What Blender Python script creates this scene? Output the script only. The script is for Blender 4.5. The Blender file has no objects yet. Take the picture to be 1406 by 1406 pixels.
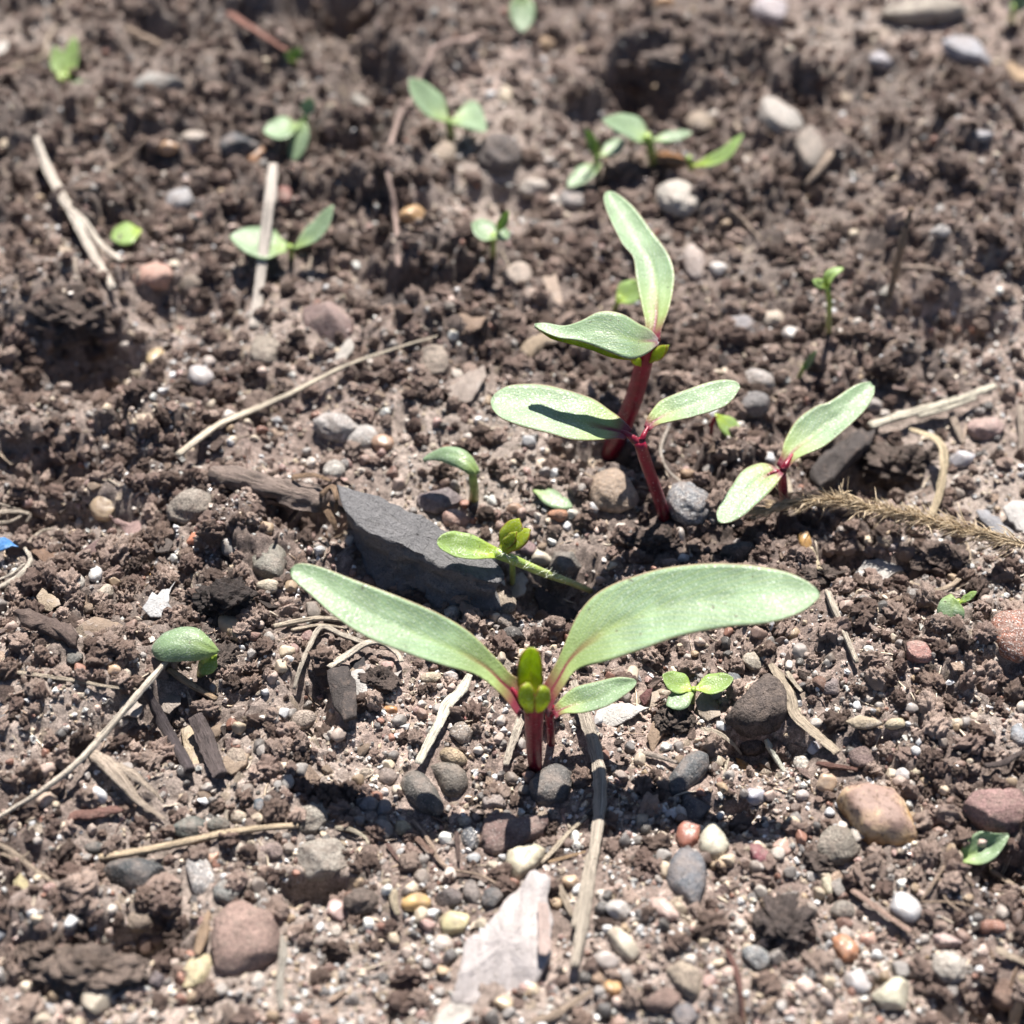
import bpy, bmesh, math, random
import numpy as np
from mathutils import Vector, Matrix

# ---------------------------------------------------------------- camera, sky, sun, exposure
SC = bpy.context.scene
COL = SC.collection
U = 0.01                       # everything below is written in centimetres
CAM_H, PITCH, TAN = 14.5, math.radians(44.0), math.tan(math.radians(18.0))
cam_data = bpy.data.cameras.new("camera")
cam = bpy.data.objects.new("camera", cam_data)
COL.objects.link(cam)
cam.location = (0, 0, CAM_H * U)
cam.rotation_euler = (math.radians(90) - PITCH, 0, 0)
cam_data.sensor_width = 36.0
cam_data.lens = 18.0 / TAN
cam_data.clip_start, cam_data.clip_end = 0.005, 200.0
cam_data.dof.use_dof = True
cam_data.dof.focus_distance = 18.8 * U
cam_data.dof.aperture_fstop = 18.5
SC.camera = cam

SUN_EL, SUN_AZ = math.radians(58.0), math.radians(8.0)     # azimuth from +Y (away from the camera), towards +X
world = bpy.data.worlds.new("World")
SC.world = world
world.use_nodes = True
wn = world.node_tree.nodes
sky_tex = wn.new("ShaderNodeTexSky")
sky_tex.sky_type = "NISHITA"
sky_tex.sun_disc = False
sky_tex.air_density = 0.7
sky_tex.dust_density = 0.5
sky_tex.sun_elevation = SUN_EL
sky_tex.sun_rotation = SUN_AZ
world.node_tree.links.new(sky_tex.outputs[0], wn["Background"].inputs[0])
wn["Background"].inputs[1].default_value = 0.05
sun_data = bpy.data.lights.new("sun", "SUN")
sun_data.energy = 5.0
sun_data.angle = math.radians(0.53)
sun_data.color = (1.0, 0.94, 0.87)
sun = bpy.data.objects.new("sun", sun_data)
COL.objects.link(sun)
to_sun = Vector((math.sin(SUN_AZ) * math.cos(SUN_EL), math.cos(SUN_AZ) * math.cos(SUN_EL), math.sin(SUN_EL)))
sun.rotation_euler = to_sun.to_track_quat("Z", "Y").to_euler()
SC.view_settings.view_transform = "Standard"
SC.view_settings.look = "None"
SC.view_settings.exposure = 1.3
SC.view_settings.gamma = 1.0
SC.view_settings.use_curve_mapping = False
SC.render.engine = "CYCLES"
SC.cycles.max_bounces = 6
SC.cycles.transparent_max_bounces = 4
SC.cycles.sample_clamp_indirect = 6.0
SC.cycles.use_denoising = True

EXCL = []                      # (x, y, radius) where things stand, so that loose crumbs do not bury them
rng = np.random.default_rng(7)
random.seed(7)

# ---------------------------------------------------------------- camera rays: where a spot of the photo lies on the ground
RAY_O = np.array([0, 0, CAM_H])
FW = np.array([0, math.cos(PITCH), -math.sin(PITCH)])
UP = np.array([0, math.sin(PITCH), math.cos(PITCH)])


def ray(px, py):
    d = FW + np.array([1.0, 0, 0]) * ((px - 703) / 703 * TAN) + UP * ((703 - py) / 703 * TAN)
    return d


def at(px, py, z=0.0):
    d = ray(px, py)
    t = (z - CAM_H) / d[2]
    return RAY_O + d * t


def cmpx(p):                    # centimetres per photo pixel at a point
    return float(np.dot(np.asarray(p) - RAY_O, FW)) * TAN / 703


def srgb(h):
    if isinstance(h, str):
        h = h.lstrip("#")
        c = [int(h[i:i + 2], 16) / 255 for i in (0, 2, 4)]
    else:
        c = [v / 255 for v in h]
    return tuple(v / 12.92 if v <= 0.04045 else ((v + 0.055) / 1.055) ** 2.4 for v in c)


# ---------------------------------------------------------------- terrain height field
def hsh(ix, iy, s):
    h = (ix.astype(np.int64) * 374761393 + iy.astype(np.int64) * 668265263 + s * 2147483647 + 1442695) & 0xFFFFFFFF
    h = ((h ^ (h >> 13)) * 1274126177) & 0xFFFFFFFF
    h = ((h ^ (h >> 16)) * 2246822519) & 0xFFFFFFFF
    return ((h ^ (h >> 15)) & 0xFFFFFF) / float(0xFFFFFF)


def vnoise(x, y, s):
    ix, iy = np.floor(x), np.floor(y)
    fx, fy = x - ix, y - iy
    fx, fy = fx * fx * (3 - 2 * fx), fy * fy * (3 - 2 * fy)
    a, b = hsh(ix, iy, s), hsh(ix + 1, iy, s)
    c, d = hsh(ix, iy + 1, s), hsh(ix + 1, iy + 1, s)
    return (a * (1 - fx) + b * fx) * (1 - fy) + (c * (1 - fx) + d * fx) * fy - 0.5


def fbm(x, y, s, octs=4, gain=0.5):
    v, a, f = 0.0, 1.0, 1.0
    for k in range(octs):
        v = v + a * vnoise(x * f + 17.3 * k, y * f - 9.1 * k, s + k)
        a, f = a * gain, f * 2.03
    return v


def caps(x, y, cell, s, fill=0.8, rmin=0.35, rmax=0.75):
    """granules: round caps of uneven size, one per jittered cell; returns height and a random number per granule"""
    u, v = x / cell, y / cell
    ix, iy = np.floor(u), np.floor(v)
    best = np.zeros_like(u)
    rid = np.zeros_like(u)
    for di in (-1, 0, 1):
        for dj in (-1, 0, 1):
            cx, cy = ix + di, iy + dj
            jx, jy = hsh(cx, cy, s), hsh(cx, cy, s + 1)
            r = rmin + (rmax - rmin) * hsh(cx, cy, s + 2) ** 1.6
            on = hsh(cx, cy, s + 3) < fill
            q = hsh(cx, cy, s + 4)
            dx, dy = u - cx - jx, v - cy - jy
            d2 = dx * dx * (0.7 + 0.6 * q) + dy * dy * (1.3 - 0.6 * q) + (q - 0.5) * 0.8 * dx * dy
            h = np.where(on, 0.78 * r * np.maximum(1 - d2 / (r * r), 0) ** 0.8 * (1 + 0.5 * (dx * np.cos(q * 40) + dy * np.sin(q * 40)) / r), 0)
            m = h > best
            best = np.where(m, h, best)
            rid = np.where(m, hsh(cx, cy, s + 5), rid)
    return best * cell, rid


# big hollows (-) and humps (+): photo spot, radii in px, depth in cm
RELIEF = [
    (118, 500, 90, 45, -0.75), (85, 430, 95, 40, 0.55), (40, 640, 90, 30, -0.45), (70, 590, 110, 35, 0.35), (90, 705, 90, 22, -0.5),
    (455, 25, 60, 38, -1.3), (400, 20, 60, 30, 0.5), (500, 120, 40, 40, -0.6), (880, 120, 55, 30, -0.9), (930, 75, 80, 30, 0.7), (730, 60, 120, 50, 0.3),
    (240, 60, 60, 25, -0.5), (1330, 225, 110, 60, 0.7), (1300, 440, 100, 30, -0.7), (1240, 230, 50, 30, -0.4), (1350, 350, 70, 30, 0.4),
    (1330, 640, 90, 40, 0.15), (1170, 770, 90, 22, -0.35), (1190, 640, 80, 40, -0.3), (820, 625, 60, 24, -0.4), (545, 420, 60, 30, -0.4),
    (690, 270, 60, 25, -0.3), (260, 420, 60, 25, -0.3), (560, 560, 120, 40, 0.2), (430, 720, 60, 24, -0.5), (760, 800, 60, 40, -0.4),
    (230, 1010, 80, 40, -0.25), (110, 960, 100, 70, 0.3), (430, 970, 30, 40, -0.35), (90, 1270, 90, 40, 0.25), (180, 1295, 70, 26, -0.4),
    (430, 1222, 50, 20, -0.4), (1050, 1020, 60, 24, -0.35), (1200, 900, 120, 60, 0.2), (1370, 950, 50, 24, -0.3), (1380, 1200, 50, 26, -0.4),
    (1000, 1110, 60, 26, -0.25), (1380, 1390, 60, 30, -0.4), (1090, 1380, 90, 50, 0.15), (300, 610, 60, 30, 0.2), (420, 440, 60, 40, 0.2), (200, 720, 60, 25, -0.2),
]
_rel = []
for (px, py, rx, ry, amp) in RELIEF:
    P = at(px, py)
    s = cmpx(P)
    sinv = CAM_H / np.linalg.norm(P - RAY_O)
    _rel.append((P[0], P[1], rx * s, ry * s / sinv, amp))


def macro(x, y):
    z = 0.55 * fbm(x / 5.5, y / 5.5, 11, 3) + 0.28 * fbm(x / 1.7, y / 1.7, 31, 3)
    for (cx, cy, rx, ry, a) in _rel:
        wx = x + 0.25 * rx * 2 * vnoise(x / rx * 1.7, y / ry * 1.7, 77)
        wy = y + 0.25 * ry * 2 * vnoise(x / rx * 1.7, y / ry * 1.7, 78)
        d = ((wx - cx) / rx) ** 2 + ((wy - cy) / ry) ** 2
        z = z + a * np.exp(-d * d * 0.8)
    return z


def clumpy(x, y):               # 1 = loose crumbly humus, 0 = fine sandy soil
    c = 0.44 + 1.5 * fbm(x / 3.2, y / 3.2, 51, 3) - 0.3 * np.clip((13 - y) / 4, 0, 1)
    c = c + 0.30 * np.clip((-x - 1.0) / 4, -0.6, 1) * np.clip((y - 11) / 4, 0, 1)
    c = c + 0.45 * np.clip((y - 12) / 9, -0.5, 1)
    c = c - 0.55 * np.exp(-((x + 0.6) / 4.2) ** 2 - ((y - 11.3) / 1.5) ** 2)
    return np.clip(c, 0.0, 1.0)


def terrain(x, y, full=False):
    x, y = np.asarray(x, float), np.asarray(y, float)
    z = macro(x, y)
    k = clumpy(x, y)
    wx, wy = x + 0.20 * fbm(x / 0.20, y / 0.20, 5, 3), y + 0.20 * fbm(x / 0.20, y / 0.20, 6, 3)
    a, ra = caps(wx, wy, 0.95, 100, 0.55, 0.25, 0.62)
    q, rq = caps(x + 3 * (wx - x), y + 3 * (wy - y), 1.9, 150, 0.6, 0.3, 0.6)
    b, rb = caps(wx, wy, 0.40, 200, 0.75, 0.25, 0.70)
    c, rc = caps(wx, wy, 0.19, 300, 0.80, 0.30, 0.75)
    e, re = caps(x + 0.3 * (wx - x), y + 0.3 * (wy - y), 0.095, 400, 0.85, 0.30, 0.75)
    z = z + k * (0.7 * q + 0.5 * a + 0.36 * b) + (0.4 + 0.3 * k) * 0.5 * c + 0.35 * e + (0.05 + 0.03 * k) * fbm(x / 0.15, y / 0.15, 9, 4, 0.5)
    if full:
        return z, k, rb, rc, re, c, e
    return z


_T = np.linspace(11.0, 60.0, 2600)


def g(px, py):
    """first ground point seen at a spot of the photo"""
    d = ray(px, py)
    n = d / np.linalg.norm(d)
    pts = RAY_O[None, :] + n[None, :] * _T[:, None]
    ok = pts[:, 2] < 3.0
    pts = pts[ok]
    hz = terrain(pts[:, 0], pts[:, 1])
    i = np.nonzero(pts[:, 2] <= hz)[0]
    if len(i) == 0:
        return at(px, py)
    p = pts[i[0]].copy()
    p[2] = hz[i[0]]
    return p


# ---------------------------------------------------------------- object helpers
def tag(o, label=None, cat=None, group=None, kind=None):
    if label: o["label"] = label
    if cat: o["category"] = cat
    if group: o["group"] = group
    if kind: o["kind"] = kind
    return o


def mesh_np(name, verts, faces, uv=None, col=None, smooth=True):
    """verts (N,3) in cm, faces (M,3) or (M,4) int array, or a list of such arrays"""
    verts = np.asarray(verts, np.float64) * U
    fl = faces if isinstance(faces, list) else [faces]
    fl = [np.asarray(f, np.int32) for f in fl if len(f)]
    loops = np.concatenate([f.ravel() for f in fl])
    tot = np.concatenate([np.full(len(f), f.shape[1], np.int32) for f in fl])
    start = np.concatenate([[0], np.cumsum(tot)[:-1]]).astype(np.int32)
    me = bpy.data.meshes.new(name)
    me.vertices.add(len(verts))
    me.vertices.foreach_set("co", verts.astype(np.float32).ravel())
    me.loops.add(len(loops))
    me.loops.foreach_set("vertex_index", loops)
    me.polygons.add(len(tot))
    me.polygons.foreach_set("loop_start", start)
    me.polygons.foreach_set("loop_total", tot)
    me.polygons.foreach_set("use_smooth", np.full(len(tot), smooth))
    if uv is not None:
        lay = me.uv_layers.new(name="UVMap")
        lay.data.foreach_set("uv", np.asarray(uv, np.float32)[loops].ravel())
    if col is not None:
        a = me.color_attributes.new("tint", "FLOAT_COLOR", "POINT")
        c4 = np.ones((len(verts), 4), np.float32)
        c4[:, :3] = col
        a.data.foreach_set("color", c4.ravel())
    me.update(calc_edges=True)
    return me


def obj(name, me, mat, parent=None, loc=(0, 0, 0), color=None):
    o = bpy.data.objects.new(name, me)
    COL.objects.link(o)
    if mat and not me.materials:
        me.materials.append(mat)
    o.location = Vector(loc) * U
    if parent:
        o.parent = parent
    if color is not None:
        o.color = (*color, 1)
    return o


def empty(name, loc, label, cat, group=None):
    o = bpy.data.objects.new(name, None)
    COL.objects.link(o)
    o.location = Vector(loc) * U
    o.empty_display_size = 0.005
    return tag(o, label, cat, group)


# ---------------------------------------------------------------- materials
class NT:
    def __init__(self, name):
        self.m = bpy.data.materials.new(name)
        self.m.use_nodes = True
        self.t = self.m.node_tree
        self.b = self.t.nodes["Principled BSDF"]

    def n(self, typ, **kw):
        nd = self.t.nodes.new(typ)
        for k, v in kw.items():
            if k.startswith("i_"):
                nd.inputs[k[2:].replace("_", " ")].default_value = v
            else:
                setattr(nd, k, v)
        return nd

    def l(self, a, b):
        self.t.links.new(a, b)

    def noise(self, scale, detail=4, rough=0.6, coord="Object", vec=None):
        nd = self.n("ShaderNodeTexNoise")
        nd.inputs["Scale"].default_value = scale
        nd.inputs["Detail"].default_value = detail
        nd.inputs["Roughness"].default_value = rough
        if vec is None:
            if not hasattr(self, "tc"):
                self.tc = self.n("ShaderNodeTexCoord")
            vec = self.tc.outputs[coord]
        self.l(vec, nd.inputs["Vector"])
        return nd.outputs["Fac"]

    def ramp(self, fac, stops, interp="LINEAR"):
        r = self.n("ShaderNodeValToRGB")
        r.color_ramp.interpolation = interp
        e = r.color_ramp.elements
        while len(e) < len(stops):
            e.new(0.5)
        for k, (p, c) in enumerate(stops):
            e[k].position = p
            e[k].color = (*c, 1) if hasattr(c, "__len__") else (c, c, c, 1)
        self.l(fac, r.inputs[0])
        return r.outputs[0]

    def mix(self, fac, a, b, mode="MIX"):
        x = self.n("ShaderNodeMix", data_type="RGBA", blend_type=mode)
        for s, v in ((0, fac), (6, a), (7, b)):
            if hasattr(v, "is_output"):
                self.l(v, x.inputs[s])
            elif s == 0:
                x.inputs[0].default_value = v
            else:
                x.inputs[s].default_value = (*v, 1)
        return x.outputs[2]

    def math(self, op, a, b=None):
        x = self.n("ShaderNodeMath", operation=op)
        for s, v in ((0, a), (1, b)):
            if v is None:
                continue
            if hasattr(v, "is_output"):
                self.l(v, x.inputs[s])
            else:
                x.inputs[s].default_value = v
        return x.outputs[0]

    def bump(self, h, strength=0.5, dist=0.0004, prev=None):
        x = self.n("ShaderNodeBump")
        x.inputs["Strength"].default_value = strength
        x.inputs["Distance"].default_value = dist
        self.l(h, x.inputs["Height"])
        if prev is not None:
            self.l(prev, x.inputs["Normal"])
        return x.outputs[0]

    def set(self, **kw):
        for k, v in kw.items():
            s = self.b.inputs[k.replace("_", " ")]
            if hasattr(v, "is_output"):
                self.l(v, s)
            else:
                s.default_value = (*v, 1) if hasattr(v, "__len__") and len(v) == 3 and k == "Base_Color" else v
        return self


def soil_material(name="soil", kind="GEOMETRY"):
    t = NT(name)
    a = t.n("ShaderNodeAttribute", attribute_name="tint", attribute_type=kind)
    n1 = t.noise(1200, 6, 0.75)
    n2 = t.noise(5200, 4, 0.75)
    c = t.mix(1.0, a.outputs["Color"], t.ramp(n1, [(0.32, 0.5), (0.68, 1.5)]), "MULTIPLY")
    c = t.mix(1.0, c, t.ramp(n2, [(0.36, 0.6), (0.5, 1.0), (0.68, 1.7)]), "MULTIPLY")
    b = t.bump(n1, 0.9, 0.0009)
    b = t.bump(n2, 0.9, 0.0003, b)
    t.set(Base_Color=c, Normal=b, Roughness=t.ramp(n2, [(0.4, 0.85), (0.62, 0.85), (0.72, 0.35)]), Specular_IOR_Level=0.45)
    return t.m


def grain_material(name="sand_grain", kind="GEOMETRY"):
    t = NT(name)
    a = t.n("ShaderNodeAttribute", attribute_name="tint", attribute_type=kind)
    n = t.noise(2500, 3, 0.6)
    c = t.mix(1.0, a.outputs["Color"], t.ramp(n, [(0.3, 0.6), (0.6, 1.15)]), "MULTIPLY")
    t.set(Base_Color=c, Roughness=t.ramp(n, [(0.35, 0.55), (0.6, 0.22)]), Specular_IOR_Level=0.5, Normal=t.bump(n, 0.4, 0.0002))
    return t.m


def stone_material(kind):
    t = NT("stone_" + kind)
    oi = t.n("ShaderNodeObjectInfo")
    base = oi.outputs["Color"]
    off = t.n("ShaderNodeVectorMath", operation="ADD")
    tc = t.n("ShaderNodeTexCoord")
    t.l(tc.outputs["Object"], off.inputs[0])
    rv = t.n("ShaderNodeCombineXYZ")
    t.l(oi.outputs["Random"], rv.inputs[0]); t.l(oi.outputs["Random"], rv.inputs[2])
    t.l(rv.outputs[0], off.inputs[1])
    v = off.outputs[0]
    n1 = t.noise(350, 5, 0.65, vec=v)
    n2 = t.noise(1700, 4, 0.7, vec=v)
    n3 = t.noise(4500, 2, 0.6, vec=v)
    if kind == "smooth":
        c = t.mix(1.0, base, t.ramp(n1, [(0.3, 0.55), (0.7, 1.35)]), "MULTIPLY")
        c = t.mix(1.0, c, t.ramp(n2, [(0.35, 0.65), (0.65, 1.35)]), "MULTIPLY")
        c = t.mix(t.ramp(n3, [(0.60, 0.0), (0.68, 0.5)]), c, (0.5, 0.46, 0.42))
        c = t.mix(t.ramp(n1, [(0.47, 0.0), (0.62, 0.55)]), c, (0.21, 0.165, 0.138))
        t.set(Base_Color=c, Roughness=t.ramp(n2, [(0.4, 0.45), (0.6, 0.68)]), Specular_IOR_Level=0.4, Normal=t.bump(n3, 0.5, 0.0003, t.bump(n2, 0.6, 0.0006)))
    elif kind == "speckled":
        c = t.mix(t.ramp(n2, [(0.42, 0.0), (0.50, 0.85)]), base, t.mix(1.0, base, (0.35, 0.36, 0.38), "MULTIPLY"))
        c = t.mix(t.ramp(n3, [(0.55, 0.0), (0.66, 0.75)]), c, (0.62, 0.60, 0.57))
        t.set(Base_Color=c, Roughness=0.55, Specular_IOR_Level=0.45, Normal=t.bump(n2, 0.6, 0.0005, t.bump(n3, 0.4, 0.0002)))
    elif kind == "rough":
        c = t.mix(1.0, base, t.ramp(n1, [(0.3, 0.6), (0.7, 1.35)]), "MULTIPLY")
        c = t.mix(1.0, c, t.ramp(n3, [(0.35, 0.65), (0.65, 1.35)]), "MULTIPLY")
        t.set(Base_Color=c, Roughness=0.85, Specular_IOR_Level=0.3, Normal=t.bump(n2, 0.9, 0.0007, t.bump(n3, 0.8, 0.0003)))
    elif kind == "quartz":
        c = t.mix(1.0, base, t.ramp(n1, [(0.3, 0.8), (0.7, 1.15)]), "MULTIPLY")
        t.set(Base_Color=c, Roughness=t.ramp(n2, [(0.4, 0.28), (0.6, 0.60)]), Specular_IOR_Level=0.5, Normal=t.bump(n1, 0.4, 0.0006))
        t.b.inputs["Subsurface Weight"].default_value = 0.45
        t.b.inputs["Subsurface Radius"].default_value = (1.0, 0.85, 0.7)
        t.b.inputs["Subsurface Scale"].default_value = 0.0012
    if kind in ("speckled", "quartz", "rough"):
        cur = t.b.inputs["Base Color"].links[0].from_socket
        t.set(Base_Color=t.mix(t.ramp(t.noise(900, 5, 0.7, vec=v), [(0.46, 0.0), (0.62, 0.5)]), cur, (0.21, 0.165, 0.138)))
    if kind == "banded":      # brown middle, golden rim: colour follows the stone's own height
        sx = t.n("ShaderNodeSeparateXYZ")
        t.l(tc.outputs["Generated"], sx.inputs[0])
        f = t.math("ADD", sx.outputs[2], t.math("MULTIPLY", t.math("SUBTRACT", n1, 0.5), 1.3))
        c = t.ramp(f, [(0.30, srgb("6a4c30")), (0.52, srgb("a0825c")), (0.68, srgb("b0987c")), (0.80, srgb("98806e")), (0.95, srgb("846e64"))])
        c = t.mix(t.ramp(n2, [(0.53, 0.0), (0.63, 0.8)]), c, (0.10, 0.06, 0.04))
        t.set(Base_Color=c, Roughness=0.65, Specular_IOR_Level=0.45, Normal=t.bump(n2, 0.4, 0.0004))
    return t.m


def straw_material(name="dry_straw", rough=0.6, contrast=0.7):
    t = NT(name)
    oi = t.n("ShaderNodeObjectInfo")
    uvn = t.n("ShaderNodeUVMap")
    mp = t.n("ShaderNodeMapping")
    t.l(uvn.outputs[0], mp.inputs[0])
    mp.inputs["Scale"].default_value = (4.0, 30.0, 1.0)
    n = t.noise(1.0, 5, 0.65, vec=mp.outputs[0])
    n2 = t.noise(1500, 4, 0.7)
    c = t.mix(1.0, oi.outputs["Color"], t.ramp(n, [(0.34, 1 - contrast), (0.52, 0.85), (0.7, 1.2)]), "MULTIPLY")
    c = t.mix(t.ramp(n2, [(0.58, 0.0), (0.72, 0.75)]), c, (0.05, 0.035, 0.025))
    t.set(Base_Color=c, Roughness=rough, Specular_IOR_Level=0.35, Normal=t.bump(n2, 0.5, 0.0003, t.bump(n, 1.0, 0.0006)))
    return t.m


def leaf_material(name, top, young, red, sheen=0.25, rough=0.42, edge=None, trans=0.30, edge_at=0.475):
    """u runs from the base to the tip, v across the blade"""
    t = NT(name)
    uvn = t.n("ShaderNodeUVMap")
    sx = t.n("ShaderNodeSeparateXYZ")
    t.l(uvn.outputs[0], sx.inputs[0])
    u, v = sx.outputs[0], sx.outputs[1]
    n1 = t.noise(260, 4, 0.6)
    vor = t.n("ShaderNodeTexVoronoi")
    vor.inputs["Scale"].default_value = 4600
    t.l(t.tc.outputs["Object"], vor.inputs["Vector"])
    n3 = t.noise(4000, 2, 0.7)
    off = t.math("ABSOLUTE", t.math("SUBTRACT", v, 0.5))           # 0 on the midrib, .5 at the rim
    c = t.mix(t.ramp(n1, [(0.35, 0.0), (0.65, 1.0)]), tuple(x * 0.78 for x in top), tuple(min(1, x * 1.16) for x in top))
    # paler waxy papillae
    c = t.mix(t.ramp(n3, [(0.55, 0.0), (0.68, 0.5)]), c, (0.66, 0.74, 0.63))
    # side veins, a little greener
    wav = t.n("ShaderNodeTexWave")
    wav.inputs["Scale"].default_value = 2.2
    wav.inputs["Distortion"].default_value = 2.5
    cmb = t.n("ShaderNodeCombineXYZ")
    t.l(t.math("SUBTRACT", t.math("MULTIPLY", u, 2.2), t.math("MULTIPLY", off, 1.6)), cmb.inputs[0])
    t.l(cmb.outputs[0], wav.inputs[0])
    c = t.mix(t.ramp(wav.outputs[1], [(0.7, 0.0), (1.0, 0.30)]), c, young)
    # young yellow green near the base and along the midrib
    mid = t.ramp(off, [(0.0, 1.0), (0.10, 0.0)])
    near = t.ramp(u, [(0.10, 1.0), (0.42, 0.0)])
    c = t.mix(t.math("MULTIPLY", near, 0.75), c, young)
    c = t.mix(t.math("MULTIPLY", mid, t.ramp(u, [(0.2, 0.55), (0.6, 0.0)])), c, young)
    if red is not None:
        rv = t.ramp(off, [(0.03, 1.0), (0.11, 0.0)])
        c = t.mix(t.math("MULTIPLY", rv, t.ramp(u, [(0.14, 1.0), (0.33, 0.0)])), c, red)
        c = t.mix(t.ramp(u, [(0.05, 1.0), (0.16, 0.0)]), c, red)
    if edge is not None:
        c = t.mix(t.ramp(off, [(edge_at, 0.0), (0.498, 0.75)]), c, edge)
    soil = t.noise(1100, 3, 0.6)
    c = t.mix(t.ramp(soil, [(0.68, 0.0), (0.71, 0.8)]), c, (0.07, 0.05, 0.035))
    b = t.bump(vor.outputs["Distance"], 0.28, 0.00014)
    b = t.bump(n1, 0.05, 0.0008, b)
    t.set(Base_Color=c, Roughness=t.ramp(n3, [(0.45, rough + 0.12), (0.66, rough - 0.12)]), Specular_IOR_Level=0.5, Normal=b)
    t.b.inputs["Sheen Weight"].default_value = sheen
    t.b.inputs["Sheen Roughness"].default_value = 0.4
    tr = t.n("ShaderNodeBsdfTranslucent")
    t.l(t.mix(1.0, c, (1.0, 1.05, 0.45), "MULTIPLY"), tr.inputs[0])
    mx = t.n("ShaderNodeMixShader")
    mx.inputs[0].default_value = trans
    t.l(t.b.outputs[0], mx.inputs[1]); t.l(tr.outputs[0], mx.inputs[2])
    t.l(mx.outputs[0], t.t.nodes["Material Output"].inputs[0])
    return t.m


def fibre_material():
    t = NT("fine_fibre")
    oi = t.n("ShaderNodeObjectInfo")
    t.set(Base_Color=t.mix(1.0, oi.outputs["Color"], t.ramp(t.noise(1500, 3, 0.6), [(0.3, 0.6), (0.7, 1.15)]), "MULTIPLY"), Roughness=0.5)
    return t.m


def stem_material(name, c0, c1, speck=True):
    t = NT(name)
    uvn = t.n("ShaderNodeUVMap")
    sx = t.n("ShaderNodeSeparateXYZ")
    t.l(uvn.outputs[0], sx.inputs[0])
    n = t.noise(700, 4, 0.6)
    n2 = t.noise(3800, 2, 0.6)
    f = t.math("ADD", sx.outputs[0], t.math("MULTIPLY", t.math("SUBTRACT", n, 0.5), 0.5))
    c = t.ramp(f, [(0.0, c0), (1.0, c1)])
    c = t.mix(1.0, c, t.ramp(n, [(0.3, 0.7), (0.7, 1.3)]), "MULTIPLY")
    if speck:
        c = t.mix(t.ramp(n2, [(0.66, 0.0), (0.74, 0.7)]), c, (0.75, 0.6, 0.58))
    t.set(Base_Color=c, Roughness=0.32, Specular_IOR_Level=0.5, Normal=t.bump(n2, 0.35, 0.0002))
    t.b.inputs["Subsurface Weight"].default_value = 0.25
    t.b.inputs["Subsurface Radius"].default_value = (1.0, 0.25, 0.2)
    t.b.inputs["Subsurface Scale"].default_value = 0.0006
    return t.m


def flake_material(name, dark, grime=(0.10, 0.08, 0.065), amount=0.8, rough=0.7, fibre=True):
    """thin dry pieces: the object's own colour, dirt specks and long fibres"""
    t = NT(name)
    oi = t.n("ShaderNodeObjectInfo")
    mp = t.n("ShaderNodeMapping")
    tc = t.n("ShaderNodeTexCoord")
    t.l(tc.outputs["Object"], mp.inputs[0])
    mp.inputs["Scale"].default_value = (1.0, 0.22, 1.0)
    n = t.noise(1100, 4, 0.65, vec=mp.outputs[0] if fibre else tc.outputs["Object"])
    n2 = t.noise(900, 5, 0.75, vec=tc.outputs["Object"])
    n3 = t.noise(3800, 3, 0.7, vec=tc.outputs["Object"])
    c = t.mix(1.0, oi.outputs["Color"], t.ramp(n, [(0.3, 0.72), (0.7, 1.18)]), "MULTIPLY")
    c = t.mix(t.math("MULTIPLY", t.ramp(n2, [(0.54, 0.0), (0.68, 1.0)]), amount), c, grime)
    c = t.mix(t.math("MULTIPLY", t.ramp(n3, [(0.60, 0.0), (0.70, 1.0)]), amount), c, dark)
    deep = 1.0 if fibre else 3.0
    t.set(Base_Color=c, Roughness=rough, Specular_IOR_Level=0.35, Normal=t.bump(n3, 0.5, 0.0003 * deep, t.bump(n2, 0.8, 0.0004 * deep, t.bump(n, 0.7, 0.0004 * deep))))
    return t.m


M = {
    "soil": soil_material(), "crumb": soil_material("soil_crumb", "INSTANCER"), "grain": grain_material(), "grit": grain_material("grit", "INSTANCER"),
    "smooth": stone_material("smooth"), "speckled": stone_material("speckled"), "rough": stone_material("rough"),
    "quartz": stone_material("quartz"), "banded": stone_material("banded"),
    "straw": straw_material(), "twig": straw_material("bark_twig", 0.75, 0.7),
    "paper": flake_material("papery_flake", (0.16, 0.14, 0.125), (0.30, 0.27, 0.25), 0.75),
    "bark": flake_material("bark_flake", (0.03, 0.024, 0.02), (0.16, 0.12, 0.10), 0.6, 0.8),
    "slate": flake_material("slate", (0.022, 0.022, 0.024), (0.15, 0.145, 0.145), 0.55, 0.55, fibre=False),
    "plastic": flake_material("blue_scrap", (0.05, 0.10, 0.2), (0.4, 0.5, 0.6), 0.4, 0.4),
    "beet": leaf_material("beet_leaf", (0.215, 0.325, 0.185), (0.29, 0.38, 0.075), (0.16, 0.012, 0.03), 0.5, 0.46, (0.30, 0.16, 0.09), 0.2),
    "heart": leaf_material("young_beet_leaf", (0.42, 0.52, 0.04), (0.50, 0.52, 0.04), None, 0.1, 0.35, (0.34, 0.12, 0.06), 0.6, 0.40),
    "weed": leaf_material("weed_leaf", (0.21, 0.31, 0.175), (0.24, 0.34, 0.09), None, 0.3, 0.42, None, 0.28),
    "bright": leaf_material("bright_weed_leaf", (0.25, 0.38, 0.11), (0.36, 0.48, 0.04), None, 0.15, 0.4, None, 0.35),
    "fibre": fibre_material(),
    "redstem": stem_material("red_stem", (0.085, 0.004, 0.012), (0.24, 0.006, 0.028)),
    "greenstem": stem_material("green_stem", (0.30, 0.30, 0.13), (0.24, 0.36, 0.07), False),
}
# ---------------------------------------------------------------- the ground: one sheet, fine where the camera looks
def half_width(y):
    return np.where(y > 5, 1.24 * TAN * np.sqrt(y * y + CAM_H ** 2) + 0.9, 1.24 * TAN * math.hypot(5, CAM_H) + 0.9)


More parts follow.
